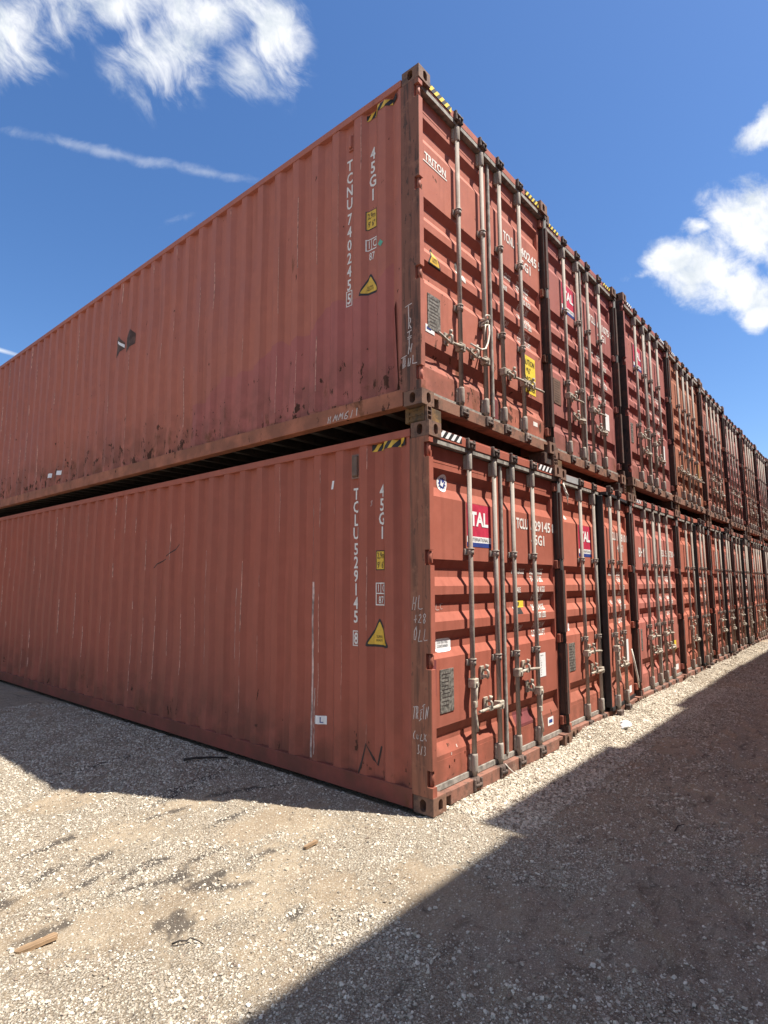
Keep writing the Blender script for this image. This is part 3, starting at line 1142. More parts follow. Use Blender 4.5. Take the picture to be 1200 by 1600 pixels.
def make_container(loc, label, pm, hset='D', ajar=0.0, main=False, detail=2, rot=0.0, post=None, side_seed=1, rail=None):
    root = empty('shipping_container', loc)
    root.rotation_euler.z = R(rot)
    tag(root, label, 'container', GROUP_ROW)
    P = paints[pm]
    # frame
    for side in (0, 1):
        fx = (lambda f: f) if side == 0 else mirrored
        sfx = '_r' if side else ''
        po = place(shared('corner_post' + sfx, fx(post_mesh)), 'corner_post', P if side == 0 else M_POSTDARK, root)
        if side == 0:
            place(shared('post_face', post_face_mesh), 'post_face', post or M_DARKRUST, po)
        else:
            place(shared('post_channel', post_channel_mesh), 'post_channel', M_CHANNEL, po)
        for tz in (0.0, CH - 0.118):
            o = place(shared('corner_casting' + sfx, fx(lambda: casting_mesh(True))), 'corner_casting', M_CAST, root)
            o.location = (0, 0, tz)
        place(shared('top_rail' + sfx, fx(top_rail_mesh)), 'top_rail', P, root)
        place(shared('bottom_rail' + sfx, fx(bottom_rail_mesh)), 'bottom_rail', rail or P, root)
        if side == 0 and main:
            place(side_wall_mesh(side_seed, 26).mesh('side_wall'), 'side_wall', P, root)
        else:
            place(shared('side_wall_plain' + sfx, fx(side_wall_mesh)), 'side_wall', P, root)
    hd = place(shared('header', header_mesh), 'header', P, root)
    if loc[2] > 1:
        hd.location.y = 0.004
    place(shared('sill', sill_mesh), 'sill', M_SILL if loc[2] < 1 else M_SILL2, root)
    place(shared('roof_panel', roof_mesh), 'roof_panel', P, root)
    place(shared('floor_panel', floor_mesh), 'floor_panel', M_DECK, root)
    place(shared('rear_wall', rear_wall_mesh), 'rear_wall', P, root)
    if loc[2] > 1:
        n = 38 if main else 6
        for k in range(n):
            o = place(shared('cross_member', crossmember_mesh), 'cross_member', M_DECK, root)
            o.location = (0, 0.42 + k * 0.305, 0)
    doors = []
    for side in (0, 1):
        fx = (lambda f: f) if side == 0 else mirrored
        sfx = '_r' if side else ''
        dr = place(shared('door' + sfx, fx(door_mesh)), 'door', P, root)
        if side == 1 and ajar:
            hv = Vector((CW - 0.034, 0.07, 0))
            Rm = Matrix.Rotation(R(ajar), 3, 'Z')
            dr.location = hv - Rm @ hv
            dr.rotation_euler.z = R(ajar)
            dr['label'] = 'door leaf standing slightly ajar with its black seal showing'
        doors.append(dr)
        place(shared('door_gasket' + sfx, fx(gasket_mesh)), 'door_gasket', M_BLACK if (ajar and side) else M_GASKET, dr)
        if side == 0:
            place(shared('center_seal', seam_mesh), 'center_seal', M_GASKET if not ajar else M_BLACK, dr)
        elif ajar:
            sm = MB().box(CW - DX1 - 0.030, CW - DX1 - 0.002, 0.078, 0.150, 0.16, 2.733, 0.006)
            place(shared('ajar_seal', lambda: sm), 'center_seal', M_BLACK, dr)
        for hz in HZ:
            o = place(shared('hinge' + sfx, fx(hinge_mesh)), 'hinge', P, dr)
            o.location.z = hz
        for i in (0, 1):
            bx = BX[i] if side == 0 else CW - BX[1 - i]
            gi = side * 2 + i
            bar = place(shared('locking_bar', bar_mesh), 'locking_bar', M_BAR, dr)
            bar.location.x = bx
            for nm, fn, z, flip, mt in (('bar_sleeve', sleeve_mesh, 2.602, 0, M_BAR), ('bar_sleeve', sleeve_mesh, 0.285, 1, M_BAR),
                                        ('bar_bracket', bracket_mesh, 1.905, 0, M_BAR), ('bar_bracket', bracket_mesh, 1.005, 0, M_BAR),
                                        ('cam_keeper', cam_mesh, 2.775, 0, M_KEEP), ('cam_keeper', cam_mesh, 0.110, 1, M_KEEP)):
                if flip:
                    def ff(fn=fn):
                        q = MB()
                        a = fn()
                        q.v = [(x, y, -z) for x, y, z in a.v]
                        q.f = [tuple(reversed(f)) for f in a.f]
                        q.s = a.s
                        return q
                    me = shared(nm + '_low', ff)
                else:
                    me = shared(nm, fn)
                o = place(me, nm, mt, dr)
                o.location = (bx, 0, z)
            for bi, hz, ang in HSETS[hset]:
                if bi == gi:
                    o = place(shared('handle', handle_mesh), 'handle', M_HANDLE, dr)
                    o.location = (bx, 0, hz)
                    o.rotation_euler.y = -R(ang)
                    cx = bx + (0.18 if ang == 0 else -0.18 if ang == 180 else (0.19 if i == 0 else -0.17))
                    c = place(shared('handle_catch', catch_mesh), 'handle_catch', M_HANDLE, dr)
                    c.location = (cx, 0, hz + (0.03 if ang != -90 else 0.05))
    return root, doors


Z1 = CH + 0.1245
DX = 0.0
ORD = ['nearest the corner', 'second from the near corner', 'third from the near corner', 'fourth from the near corner', 'fifth from the near corner',
       'sixth from the near corner', 'seventh from the near corner', 'eighth from the near corner', 'ninth from the near corner', 'tenth from the near corner']
low_x = [0.0, 2.487, 4.975, 7.46, 9.95, 12.43, 14.92, 17.41, 19.9, 22.4]
low_y = [0.0, 0.035, 0.045, 0.055, 0.05, 0.07, 0.05, 0.08, 0.06, 0.06]
low_p = ['paint_low_corner', 'paint_orange', 'paint_pink', 'paint_orange', 'paint_low_corner', 'paint_brown', 'paint_orange', 'paint_pink', 'paint_brown', 'paint_low_corner']
low_a = [0, 4.5, 0, 4.0, 4.0, 4.5, 0, 4, 0, 0]
low_h = ['A', 'C', 'D', 'A', 'D', 'C', 'A', 'D', 'C', 'D']
up_x = [-0.059, 2.405, 4.945, 7.455, 10.0, 12.56, 15.13, 17.69, 20.25, 22.8]
up_y = [0.0227, 0.085, 0.022, 0.03, 0.05, 0.10, 0.09, 0.11, 0.10, 0.10]
up_p = ['paint_top_corner', 'paint_plum', 'paint_plum', 'paint_rust', 'paint_brown', 'paint_plum', 'paint_brown', 'paint_plum', 'paint_rust', 'paint_brown']
up_h = ['B', 'D', 'C', 'B', 'C', 'D', 'A', 'C', 'B', 'D']
low_lab = ['red-brown container on the gravel at the near corner, long side in view',
           'orange-red container on the gravel, second from the near corner, right door slightly ajar',
           'pinkish red container on the gravel, third from the near corner, doors shut']
up_lab = ['faded red-brown container on top at the near corner, with rusty corner post',
          'plum-brown container on top, second from the near corner, set back from its neighbours',
          'plum-brown container on top, third from the near corner, protruding past the second']
lows, ups = [], []
for i in range(10):
    lab = low_lab[i] if i < 3 else 'bottom-row container on the gravel, %s%s' % (ORD[i], ', right door slightly ajar' if low_a[i] else ', doors shut')
    lows.append(make_container((low_x[i], low_y[i], 0.0), lab, low_p[i], low_h[i], low_a[i], main=(i == 0), post=M_POST_LOW if i == 0 else None, side_seed=5, rail=M_RAIL_LOW if i == 0 else None))
    lab = up_lab[i] if i < 3 else 'top-row container on the upper level, %s' % ORD[i]
    ups.append(make_container((up_x[i], up_y[i], Z1), lab, up_p[i], up_h[i], 0, main=(i == 0), post=M_POST_TOP if i == 0 else None, side_seed=9, rail=M_RAIL_TOP if i == 0 else None))

# ------------------------------------------------------------------ print on the two corner containers
L0, (L0a, L0b) = lows[0]
U0, (U0a, U0b) = ups[0]


def vertical_print(root, s, y, z0, pitch, h, name='container_number'):
    m = m2()
    z = z0
    for ch in s:
        if ch == ' ':
            z -= pitch * 0.18
            continue
        T(m, ch, -y, z - h, h, 0.76, 0.030, 'CENTER')
        z -= pitch
    return decal(root, name, m, M_WHITE, on_side)


def boxed(root, ch, y, z, wd, ht, h):
    m = m2()
    t = 0.008
    x0, x1 = -y - wd / 2, -y + wd / 2
    m.rect(x0, z - ht, x1, z - ht + t).rect(x0, z - t, x1, z).rect(x0, z - ht + t, x0 + t, z - t).rect(x1 - t, z - ht + t, x1, z - t)
    T(m, ch, -y, z - ht / 2 - h / 2, h, 0.72, 0.03, 'CENTER')
    decal(root, 'check_digit', m, M_WHITE, on_side)


def height_label(root, y0, y1, z0, z1):
    decal(root, 'height_label', m2().rect(-y0, z0, -y1, z1), M_INK, on_side, 0.002)
    decal(root, 'height_label_face', m2().rect(-y0 + .008, z0 + .008, -y1 - .008, z1 - .008), M_YEL, on_side, 0.0035)
    m = m2()
    yc = -(y0 + y1) / 2
    T(m, '2,9m', yc, (z0 + z1) / 2 + .015, 0.05, 0.60, 0.008, 'CENTER')
    T(m, "9' 6\"", yc, (z0 + z1) / 2 - .062, 0.05, 0.62, 0.008, 'CENTER')
    decal(root, 'height_label_print', m, M_INK, on_side, 0.005)


def ic_mark(root, y0, y1, z0, z1, box87=True):
    x0, x1 = -y0, -y1
    xm, zm, t = (x0 + x1) / 2, (z0 + z1) / 2, 0.009
    m = m2()
    m.rect(x0, z1 - t, x1, z1).rect(x0, zm, x1, zm + t).rect(x0, zm + t, x0 + t, z1 - t).rect(x1 - t, zm + t, x1, z1 - t).rect(xm - t * .75, zm + t, xm - t * .1, z1 - t)
    if box87:
        m.rect(x0, z0, x1, z0 + t).rect(x0, z0 + t, x0 + t, zm).rect(x1 - t, z0 + t, x1, zm)
    hh = (z1 - zm) * .62
    T(m, 'I', (x0 + xm) / 2, zm + (z1 - zm) * .22, hh, .7, .016, 'CENTER')
    T(m, 'C', (xm + x1) / 2, zm + (z1 - zm) * .22, hh, .6, .016, 'CENTER')
    T(m, '87', xm, z0 + (zm - z0) * .18, hh, .66, .016, 'CENTER')
    decal(root, 'railway_code_mark', m, M_WHITE, on_side)


def warning_triangle(parent, cx, z0, wd, ht, conf, skew=0.0):
    def tri(inset):
        b, h = wd / 2 - inset * 1.35, ht - inset * 2.6
        pts = []
        cs = [(cx - b, z0 + inset), (cx + b, z0 + inset), (cx, z0 + inset + h)]
        r = 0.018 if inset == 0 else 0.010
        for k in range(3):
            p, q, n_ = Vector(cs[k]), Vector(cs[k - 1]), Vector(cs[(k + 1) % 3])
            a, c = p + (q - p).normalized() * r * 1.6, p + (n_ - p).normalized() * r * 1.6
            for t in (0, .25, .5, .75, 1):
                pts.append(((1 - t) ** 2 * a.x + 2 * t * (1 - t) * p.x + t * t * c.x, (1 - t) ** 2 * a.y + 2 * t * (1 - t) * p.y + t * t * c.y))
        return m2().poly(pts)
    decal(parent, 'warning_triangle', tri(0), M_INK, conf, 0.002)
    decal(parent, 'warning_triangle_face', tri(0.019), M_YEL, conf, 0.0035)
    m = m2()
    T(m, 'SUPER', cx, z0 + ht * .30, 0.020, 0.8, 0.0, 'CENTER')
    T(m, 'HEAVY', cx, z0 + ht * .18, 0.020, 0.8, 0.0, 'CENTER')
    decal(parent, 'warning_triangle_print', m, M_INK, conf, 0.005)


# lower corner container, long side
PRINT_SEED[0] = 5
vertical_print(L0, 'TCLU 529145', 0.806, 2.452, 0.1125, 0.095)
boxed(L0, '8', 0.803, 1.258, 0.072, 0.125, 0.09)
vertical_print(L0, '45G1', 0.516, 2.452, 0.1155, 0.098, 'size_type_code')
height_label(L0, 0.585, 0.470, 1.752, 1.912)
ic_mark(L0, 0.587, 0.470, 1.470, 1.652)
warning_triangle(L0, -0.545, 1.142, 0.255, 0.235, on_side)
stripes(L0, -0.615, -0.243, 2.737, 2.806, M_YEL, M_INK, 8, 0, True)
decal(L0, 'letter_sticker', m2().rect(-1.240, 0.455, -1.140, 0.525), M_WHITE2, on_side)
decal(L0, 'letter_sticker_print', T(m2(), 'L', -1.20, 0.468, 0.045, 0.9, 0.02), M_BLUE, on_side, 0.005)
decal(L0, 'small_sticker', m2().poly([(-1.115, 2.475), (-1.090, 2.475), (-1.075, 2.55), (-1.100, 2.55)]), M_WHITE2, on_side)
decal(L0, 'tar_letter', m2().ribbon([(-.735, .155), (-.70, .24), (-.655, .39), (-.60, .27), (-.565, .235), (-.525, .385)], 0.016), M_FADED, on_side)
# long pale scrape down one fold, and shorter ones
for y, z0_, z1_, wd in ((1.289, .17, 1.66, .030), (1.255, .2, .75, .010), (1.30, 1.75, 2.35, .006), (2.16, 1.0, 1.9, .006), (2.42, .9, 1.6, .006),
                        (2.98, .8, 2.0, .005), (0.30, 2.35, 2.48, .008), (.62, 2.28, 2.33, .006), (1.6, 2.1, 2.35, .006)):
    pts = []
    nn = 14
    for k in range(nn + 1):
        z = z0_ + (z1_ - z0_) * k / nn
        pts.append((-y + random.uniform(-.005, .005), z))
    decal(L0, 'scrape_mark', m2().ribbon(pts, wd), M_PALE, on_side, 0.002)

def fold_wear_light(root, seed, share, mat):
    """rubbed paint on the crest edges, paled and widened to paint lit ribs"""
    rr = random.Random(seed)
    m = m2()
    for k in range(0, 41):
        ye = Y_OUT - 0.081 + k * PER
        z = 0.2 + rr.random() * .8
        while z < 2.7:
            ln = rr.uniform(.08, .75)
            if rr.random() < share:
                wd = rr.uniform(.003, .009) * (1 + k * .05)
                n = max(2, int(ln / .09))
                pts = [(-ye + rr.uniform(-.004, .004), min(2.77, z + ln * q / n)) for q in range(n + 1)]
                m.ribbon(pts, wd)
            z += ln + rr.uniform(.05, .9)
    o = decal(root, 'worn_lit_fold_edge', m, mat, on_side, 0.0015)
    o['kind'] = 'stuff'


M_WORN_LIT = plain('rubbed_lit_paint', (0.56, 0.29, 0.22), 0.75, 0.0, 0.30, 25)  # wear colour lightened to paint brighter light on the ribs
fold_wear_light(L0, 4, 0.62, M_WORN_LIT)
# scuff across three folds
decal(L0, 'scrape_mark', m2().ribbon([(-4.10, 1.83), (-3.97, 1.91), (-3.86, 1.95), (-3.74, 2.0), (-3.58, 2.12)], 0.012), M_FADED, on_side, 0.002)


def vent(root, y0, y1, z0, z1, mat, frame):
    m = MB()
    x0 = side_prof((y0 + y1) / 2) - 0.006
    for k in range(3):
        pass
    m.box(x0 - .030, x0 + .02, y0 + .012, y1 - .012, z0 + .015, z1 - .015, 0.008)
    o = m.build('ventilator', mat, root)
    f = MB()
    f.box(x0 - .010, x0 + .02, y0, y1, z0, z0 + .013)
    f.box(x0 - .010, x0 + .02, y0, y1, z1 - .013, z1)
    f.box(x0 - .010, x0 + .02, y0, y0 + .011, z0 + .013, z1 - .013)
    f.box(x0 - .010, x0 + .02, y1 - .011, y1, z0 + .013, z1 - .013)
    f.build('ventilator_frame', frame, o)


vent(L0, 0.762, 0.850, 2.535, 2.745, M_VENT, plain('vent_frame', (0.235, 0.135, 0.10), 0.6))
vent(U0, 0.772, 0.830, 2.545, 2.70, paints['paint_top_corner'], paints['paint_top_corner'])

# chalk writing: hand-drawn strokes on the rusty corner posts
CH_ = {
    'T': [[(-.1, .95), (1.0, 1.05)], [(.45, 1.0), (.40, 0)]], 'R': [[(.1, 0), (.2, 1), (.7, .9), (.6, .55), (.2, .5), (.8, 0)]],
    'I': [[(0, .95), (1, 1.1)], [(.5, 1.0), (.45, .1)], [(0, 0), (1, .2)]], 'N': [[(0, 0), (.25, 1), (.6, .1), (.95, 1.1)]],
    'H': [[(.1, 1), (.05, 0)], [(.6, 1), (.55, 0)], [(.05, .5), (.6, .5)]], 'L': [[(.1, 1), (.05, .1), (.3, 0), (1, .05)]],
    'D': [[(-.2, .95), (1, 1.1)], [(.2, 1), (.15, .1), (.7, .3), (.6, 1)], [(.1, .0), (.9, .25)]], 'U': [[(.1, 1), (.2, .1), (.5, .1), (.6, 1)]],
    '+': [[(0, .5), (.8, .55)], [(.4, .9), (.4, .1)]], '2': [[(0, .8), (.4, 1), (.6, .7), (.1, .05), (.8, .1)]],
    '8': [[(.5, .5), (.1, .8), (.5, 1), (.8, .75), (.2, .25), (.5, 0), (.8, .25), (.5, .5)]],
    'O': [[(.5, 1), (.1, .6), (.2, .1), (.6, 0), (.8, .5), (.5, 1)]], '3': [[(.1, .9), (.6, 1), (.35, .55), (.7, .3), (.4, 0), (0, .1)]],
    '/': [[(.6, 1), (.2, 0)]], 'C': [[(.8, .9), (.3, .9), (.1, .4), (.4, .05), (.9, .15)]], 'W': [[(0, 1), (.15, .1), (.4, .7), (.6, .1), (.9, 1)]],
    'M': [[(0, 0), (.15, 1), (.4, .3), (.65, 1), (.8, 0)]], 'X': [[(0, 1), (.8, 0)], [(.8, .9), (0, .1)]], '6': [[(.7, 1), (.2, .6), (.1, .15), (.5, 0), (.7, .3), (.2, .45)]],
    '1': [[(.3, 1), (.3, 0)]], '(': [[(.6, 1), (.2, .6), (.2, .2), (.5, 0)]], 'u': [[(0, .6), (.1, .1), (.4, .1), (.5, .6), (.6, .1)]],
}


def chalk(parent, s, x, y, wd, h, conf, thick=0.0045, slant=0.0):
    m = m2()
    rr = random.Random(len(s) * 31 + int(abs(x) * 1000))
    for ch in s:
        k, dy = rr.uniform(.85, 1.2), rr.uniform(-.12, .12)
        sl = slant + rr.uniform(-.10, .22)
        for st_ in CH_.get(ch, []):
            q = [(px + rr.uniform(-.07, .07), py + rr.uniform(-.06, .06)) for px, py in st_]
            q2 = [q[0]]
            for a_, b_ in zip(q, q[1:]):
                q2 += [((a_[0] + b_[0]) / 2 + rr.uniform(-.05, .05), (a_[1] + b_[1]) / 2 + rr.uniform(-.04, .04)), b_]
            m.ribbon([(x + (px + sl * py) * wd * .8, y + (py * k + dy) * h) for px, py in q2], thick * rr.uniform(.75, 1.1))
        x += wd
    return conf(m).build('chalk_writing', M_CHALK, parent)


POSTX = lambda m: on_plane_x(m, -0.0015)
for s, y, z, wd, h in (('T', .150, 3.745 - Z1, .080, .105), ('R', .125, 3.64 - Z1, .045, .085), ('I', .135, 3.575 - Z1, .050, .05),
                       ('T', .130, 3.50 - Z1, .045, .06), ('N', .130, 3.435 - Z1, .055, .075), ('DUL', .190, 3.34 - Z1, .052, .08)):
    chalk(U0, s, -y, z, wd, h, POSTX, 0.008)
for s, y, z, wd, h in (('HL', .178, 1.455, .055, .085), ('+28', .165, 1.345, .042, .07), ('OLL', .170, 1.215, .048, .095), ('TRITN', .178, .655, .029, .085),
                       ('(uLX', .178, .505, .033, .055), ('3/3', .140, .405, .030, .062)):
    chalk(L0, s, -y, z, wd, h, POSTX, 0.006, .15)
chalk(U0, 'HMM6/1', -1.03, 3.045 - Z1, .066, .060, lambda m: on_plane_x(m, 0.0), 0.009, .2)
chalk(L0a, 'HLC', .175, 1.435, .055, .05, lambda m: on_door(m), 0.004, .1)

# upper corner container, long side
PRINT_SEED[0] = 9
vertical_print(U0, 'TCNU 740245', 0.826, 5.483 - Z1, 0.1255, 0.098)
boxed(U0, '5', 0.826, 4.225 - Z1, 0.074, 0.145, 0.095)
vertical_print(U0, '45G1', 0.545, 5.462 - Z1, 0.130, 0.105, 'size_type_code')
height_label(U0, 0.618, 0.498, 4.700 - Z1, 4.880 - Z1)
ic_mark(U0, 0.618, 0.495, 4.40 - Z1, 4.615 - Z1, False)
warning_triangle(U0, -0.572, 4.105 - Z1, 0.225, 0.20, on_side)
stripes(U0, -0.610, -0.245, 5.745 - Z1, 5.80 - Z1, M_YEL, M_INK, 8, 0, True)
decal(U0, 'green_sticker', m2().poly([(-.455, 4.50 - Z1), (-.425, 4.47 - Z1), (-.397, 4.502 - Z1), (-.427, 4.535 - Z1)]), M_GREEN, on_side)
zq = 4.885 - Z1
decal(U0, 'faded_logo', m2().poly([(-5.235, zq - .16), (-5.085, zq - .03), (-5.085, zq + .04), (-5.20, zq + .16), (-5.235, zq + .09), (-5.215, zq)]), M_LOGO, on_side)
decal(U0, 'faded_logo', m2().poly([(-4.955, zq - .15), (-4.80, zq - .03), (-4.80, zq + .10), (-4.885, zq + .18), (-4.95, zq + .06)]), M_LOGO, on_side)
decal(U0, 'small_sticker', m2().poly([(-5.20, zq + .05), (-5.085, zq - .03), (-5.085, zq + .015), (-5.20, zq + .085)]), M_WHITE2, on_side, 0.006)
pts = [(-.24, .17), (-3.3, .17)] + [(-3.3 + k * .12, .62 + .55 * k / 25 + random.uniform(-.03, .03) + (.10 if k % 7 > 3 else 0)) for k in range(26)]
decal(U0, 'touch_up_patch', m2().poly(list(reversed(pts))), M_SIDEPATCH, on_side, 0.0012)
for (y, z) in ((7.12, .31), (7.45, .30)):
    decal(U0, 'small_sticker', m2().rect(-y, z, -y + .09, z + .07), M_WHITE2, on_side, 0.004)

fold_wear_light(U0, 6, 0.45, M_WORN_LIT)

# doors of the lower corner container
stripes(L0, 0.170, 0.50, 2.800, 2.858, M_WHITE2, M_INK, 8, 0.028)
stripes(L0, 1.93, 2.26, 2.800, 2.858, M_WHITE2, M_INK, 8, 0.028)
decal(L0a, 'round_sticker', m2().poly(oval_pts(.338, 2.455, .072, .072)), M_WHITE2, off=0.003)
decal(L0a, 'round_sticker_print', m2().poly([(.338 + r_ * math.cos(t_), 2.455 + r_ * math.sin(t_)) for t_, r_ in
      [(k * math.pi / 11, .056 if k % 2 else .036) for k in range(22)]]), M_BLUE, off=0.005)
decal(L0a, 'round_sticker_mark', m2().poly([(.31, 2.44), (.345, 2.425), (.365, 2.47), (.34, 2.455), (.325, 2.485)]), M_WHITE2, off=0.0065)
tal_sticker(L0a, 0.648, 2.325)
id_print(L0b, 'TCLU', '529145', '8', '45G1', 2.272)
weights_print(L0b, 1.475, (('MAX. GROSS', ('32,500 KGS', '71,650 LBS')), ('TARE', ('3,840 KGS', '8,470 LBS')), ('NET', ('28,660 KGS', '63,180 LBS')),
                           ('CU.CAP.', ('76.4 CU.M', '2,700 CU.FT'))), 1.79)
decal(L0a, 'oval_label', m2().poly(oval_pts(.315, 1.165, .115, .052, 24, .45)), M_WHITE2)
m_ = m2()
T(m_, 'COR-TEN STEEL', .315, 1.178, .018, .8, 0, 'CENTER')
T(m_, 'CONTAINER', .315, 1.148, .020, .9, 0, 'CENTER')
decal(L0a, 'oval_label_print', m_, M_INK, off=0.005)
data_plate(L0a, 0.222, 0.985, 0.185, 0.325)
decal(L0a, 'touch_up_patch', m2().poly([(.122, .80), (.175, .80), (.178, 1.06), (.16, 1.07), (.122, 1.065)]), M_PLUMPATCH, off=0.0015)
decal(L0b, 'touch_up_patch', m2().rect(1.42, .33, 1.75, .47), M_PLUMPATCH, off=0.0015)
decal(L0b, 'height_sticker', m2().rect(1.50, 1.415, 1.70, 1.478), M_YELB, off=0.003)
decal(L0b, 'height_sticker_print', m2().poly([(1.56, 1.43), (1.60, 1.43), (1.61, 1.465), (1.57, 1.465)]), M_INK, off=0.005)
decal(L0b, 'height_sticker_foot', m2().rect(1.50, 1.355, 1.63, 1.415), M_INK, off=0.003)
decal(L0b, 'paper_label', m2().rect(1.93, .725, 2.07, .955), M_WHITE2)
m_ = m2()
for i in range(9):
    T(m_, ('APPROVED', '3/3', 'CSC', 'ACEP', 'TYPE', '45G1', 'No 12', 'KGS', 'OK')[i], 1.95, .925 - i * .023, .012, .8, 0)
decal(L0b, 'paper_label_print', m_, M_FADED, off=0.005)
decal(L0b, 'small_label', m2().rect(2.075, .235, 2.20, .315), M_WHITE2)
decal(L0b, 'small_label_print', m2().rect(2.10, .26, 2.175, .292), M_BLUE, off=0.005)
# purple overpaint and chips near the foot of the doors: little pale nicks
for x, z in ((.45, .37), (.36, .33), (.75, .47), (.55, .30), (.40, .27), (.33, .24)):
    decal(L0a, 'paint_nick', m2().rect(x, z, x + .012, z + .022), M_PALE, off=0.002)

# doors of the upper corner container
stripes(U0, 0.170, 0.52, 2.800, 2.858, M_YELB, M_INK, 9, 0.028)
stripes(U0, 1.95, 2.27, 2.800, 2.858, M_YELB, M_INK, 9, 0.028)
z_ = 2.22
m_ = m2()
TF(m_, 'TRITON', .185, .505, z_ - .03, 0.066, 0.045)
m_.rect(.150, z_ - .055, .52, z_ - .043)
decal(U0a, 'company_name', m_, M_WHITE)
warning_triangle(U0a, .315, 1.265, 0.20, 0.195, on_door)
id_print(U0b, 'TCNU', '740245', '5', '45G1', 2.205)
weights_print(U0b, 1.475, (('MAX. GROSS', ('32,500 KGS', '71,650 LBS')), ('TARE', ('3,820 KGS', '8,420 LBS')), ('NET', ('28,680 KGS', '63,230 LBS')),
                           ('CU.CAP.', ('76.4 CU.M', '2,700 CU.FT'))), 1.79)
data_plate(U0a, .205, 1.000, .18, .30)
decal(U0a, 'paper_label', m2().rect(.175, .66, .30, .725), M_WHITE2)
decal(U0a, 'paper_label_print', m2().rect(.19, .685, .25, .705), M_BLUE, off=0.005)
decal(U0a, 'round_seal', m2().poly(oval_pts(.735, 1.46, .055, .055)), M_PLATE, off=0.003)
decal(U0a, 'seal_label', m2().poly([(.665, 1.34), (.80, 1.32), (.80, 1.40), (.665, 1.40)]), M_WHITE, off=0.003)
decal(U0b, 'caution_sign', m2().rect(1.845, .60, 2.165, 1.005), M_YELB, off=0.0025)
m_ = m2()
for i, s in enumerate(('CAUTION', "9'6\"", 'HIGH', 'CONTAINER')):
    T(m_, s, 2.005, .905 - i * .092, .062, .56 if i == 3 else .70, .010, 'CENTER')
decal(U0b, 'caution_sign_print', m_, M_INK, off=0.005)
decal(U0b, 'small_label', m2().rect(2.08, .27, 2.18, .315), M_WHITE)
decal(U0b, 'touch_up_patch', m2().rect(1.242, .17, 1.33, .36), M_PLUMPATCH, off=0.0035)

# second and third columns: the print still legible there
L1, (L1a, L1b) = lows[1]
U1, (U1a, U1b) = ups[1]
L2, (L2a, L2b) = lows[2]
U2, (U2a, U2b) = ups[2]
for da in (L1a, U1a, U2a):
    tal_sticker(da, 0.648, 2.325)
id_print(L1b, 'TCLU', '107810', '0', '45G1', 2.30)
id_print(U1b, 'TCLU', '631075', '5', '45G1', 2.24)
id_print(L2b, 'GESU', '528730', '4', '45G1', 2.17)
on_plane_y(m2().rect(0.19, 2.784, 0.60, 2.858), 0.0255).build('primer_patch', M_PATCH, L1)
m_ = T(m2(), 'BHY', .42, 2.03, .13, .8, .03)
decal(L2a, 'company_name', m_, M_WHITE)
rows_ = (('MAX. GROSS', ('30,480 KGS', '67,200 LBS')), ('TARE', ('3,900 KGS', '8,600 LBS')), ('NET', ('26,580 KGS', '58,600 LBS')), ('CU.CAP.', ('76.3 CU.M', '2,694 CU.FT')))
for dd in (L1b, U1b, L2b, U2b):
    weights_print(dd, 1.475, rows_, 1.79)
for dd in (L1a, U1a):
    decal(dd, 'oval_label', m2().poly(oval_pts(.26, 1.165, .105, .05, 24, .45)), M_WHITE2)
    decal(dd, 'oval_label_print', T(T(m2(), 'COR-TEN STEEL', .26, 1.176, .017, .8, 0, 'CENTER'), 'CONTAINER', .26, 1.148, .018, .9, 0, 'CENTER'), M_INK, off=0.005)
data_plate(L1a, .225, .985, .185, .30)
data_plate(L2a, .20, .985, .185, .30)
data_plate(U1a, .30, 1.0, .20, .30, M_VENT)
data_plate(U2a, .25, 1.0, .18, .30)
decal(L1b, 'paper_label', m2().rect(2.02, .61, 2.16, .90), M_WHITE2)
decal(L1b, 'small_label', m2().rect(2.10, .20, 2.22, .29), M_WHITE2)
decal(U1b, 'paper_label', m2().rect(1.96, .72, 2.13, .95), M_WHITE2)
decal(U1b, 'red_label', m2().rect(2.02, 1.45, 2.20, 1.53), plain('dull_red_sticker', (.36, .03, .03), .6))
decal(U2b, 'paper_label', m2().rect(1.98, .62, 2.12, .95), M_WHITE2)
decal(L2b, 'height_sticker', m2().rect(1.95, .51, 2.16, .70), M_YELB)
decal(L2b, 'small_label', m2().rect(2.06, .22, 2.22, .31), M_WHITE2)
U3, (U3a, U3b) = ups[3]
decal(U3b, 'caution_sign', m2().rect(1.90, .68, 2.12, 1.02), M_YELB)
decal(U2a, 'round_sticker', m2().poly(oval_pts(.28, 2.455, .07, .07)), M_WHITE2)
decal(U1a, 'round_sticker', m2().poly(oval_pts(.30, 2.455, .075, .075)), M_WHITE2)
decal(U1a, 'round_sticker_print', m2().poly(oval_pts(.30, 2.46, .05, .05)), M_BLUE, off=.005)
decal(L1a, 'round_sticker', m2().poly([(.26, 2.40), (.31, 2.36), (.37, 2.37), (.33, 2.43), (.27, 2.47)]), M_WHITE, off=.003)
for da in (lows[4][1][0], lows[6][1][0], ups[4][1][0], ups[5][1][0]):
    decal(da, 'company_sticker', m2().rect(.72, 2.0, .86, 2.30), M_WHITE2)
for k in (3, 4, 5, 6):
    id_print(lows[k][1][1], 'TCLU', '', '', '', 2.25)
    weights_print(lows[k][1][1], 1.475, rows_, 1.79)
for (rt, mt) in ((U1, M_YELB), (U2, M_WHITE2), (L2, M_WHITE2), (U3, M_WHITE2), (ups[4][0], M_WHITE2)):
    stripes(rt, 0.180, 0.48, 2.805, 2.855, mt, M_INK, 8, 0.028)
    if rt is not L2:
        stripes(rt, 1.98, 2.26, 2.805, 2.855, mt, M_INK, 8, 0.028)

# ------------------------------------------------------------------ stacking blocks between the two levels


def block_main():
    m = MB()
    m.box(0.010, 0.235, 0.030, 0.215, 0.002, 0.1225, 0.004)
    return m


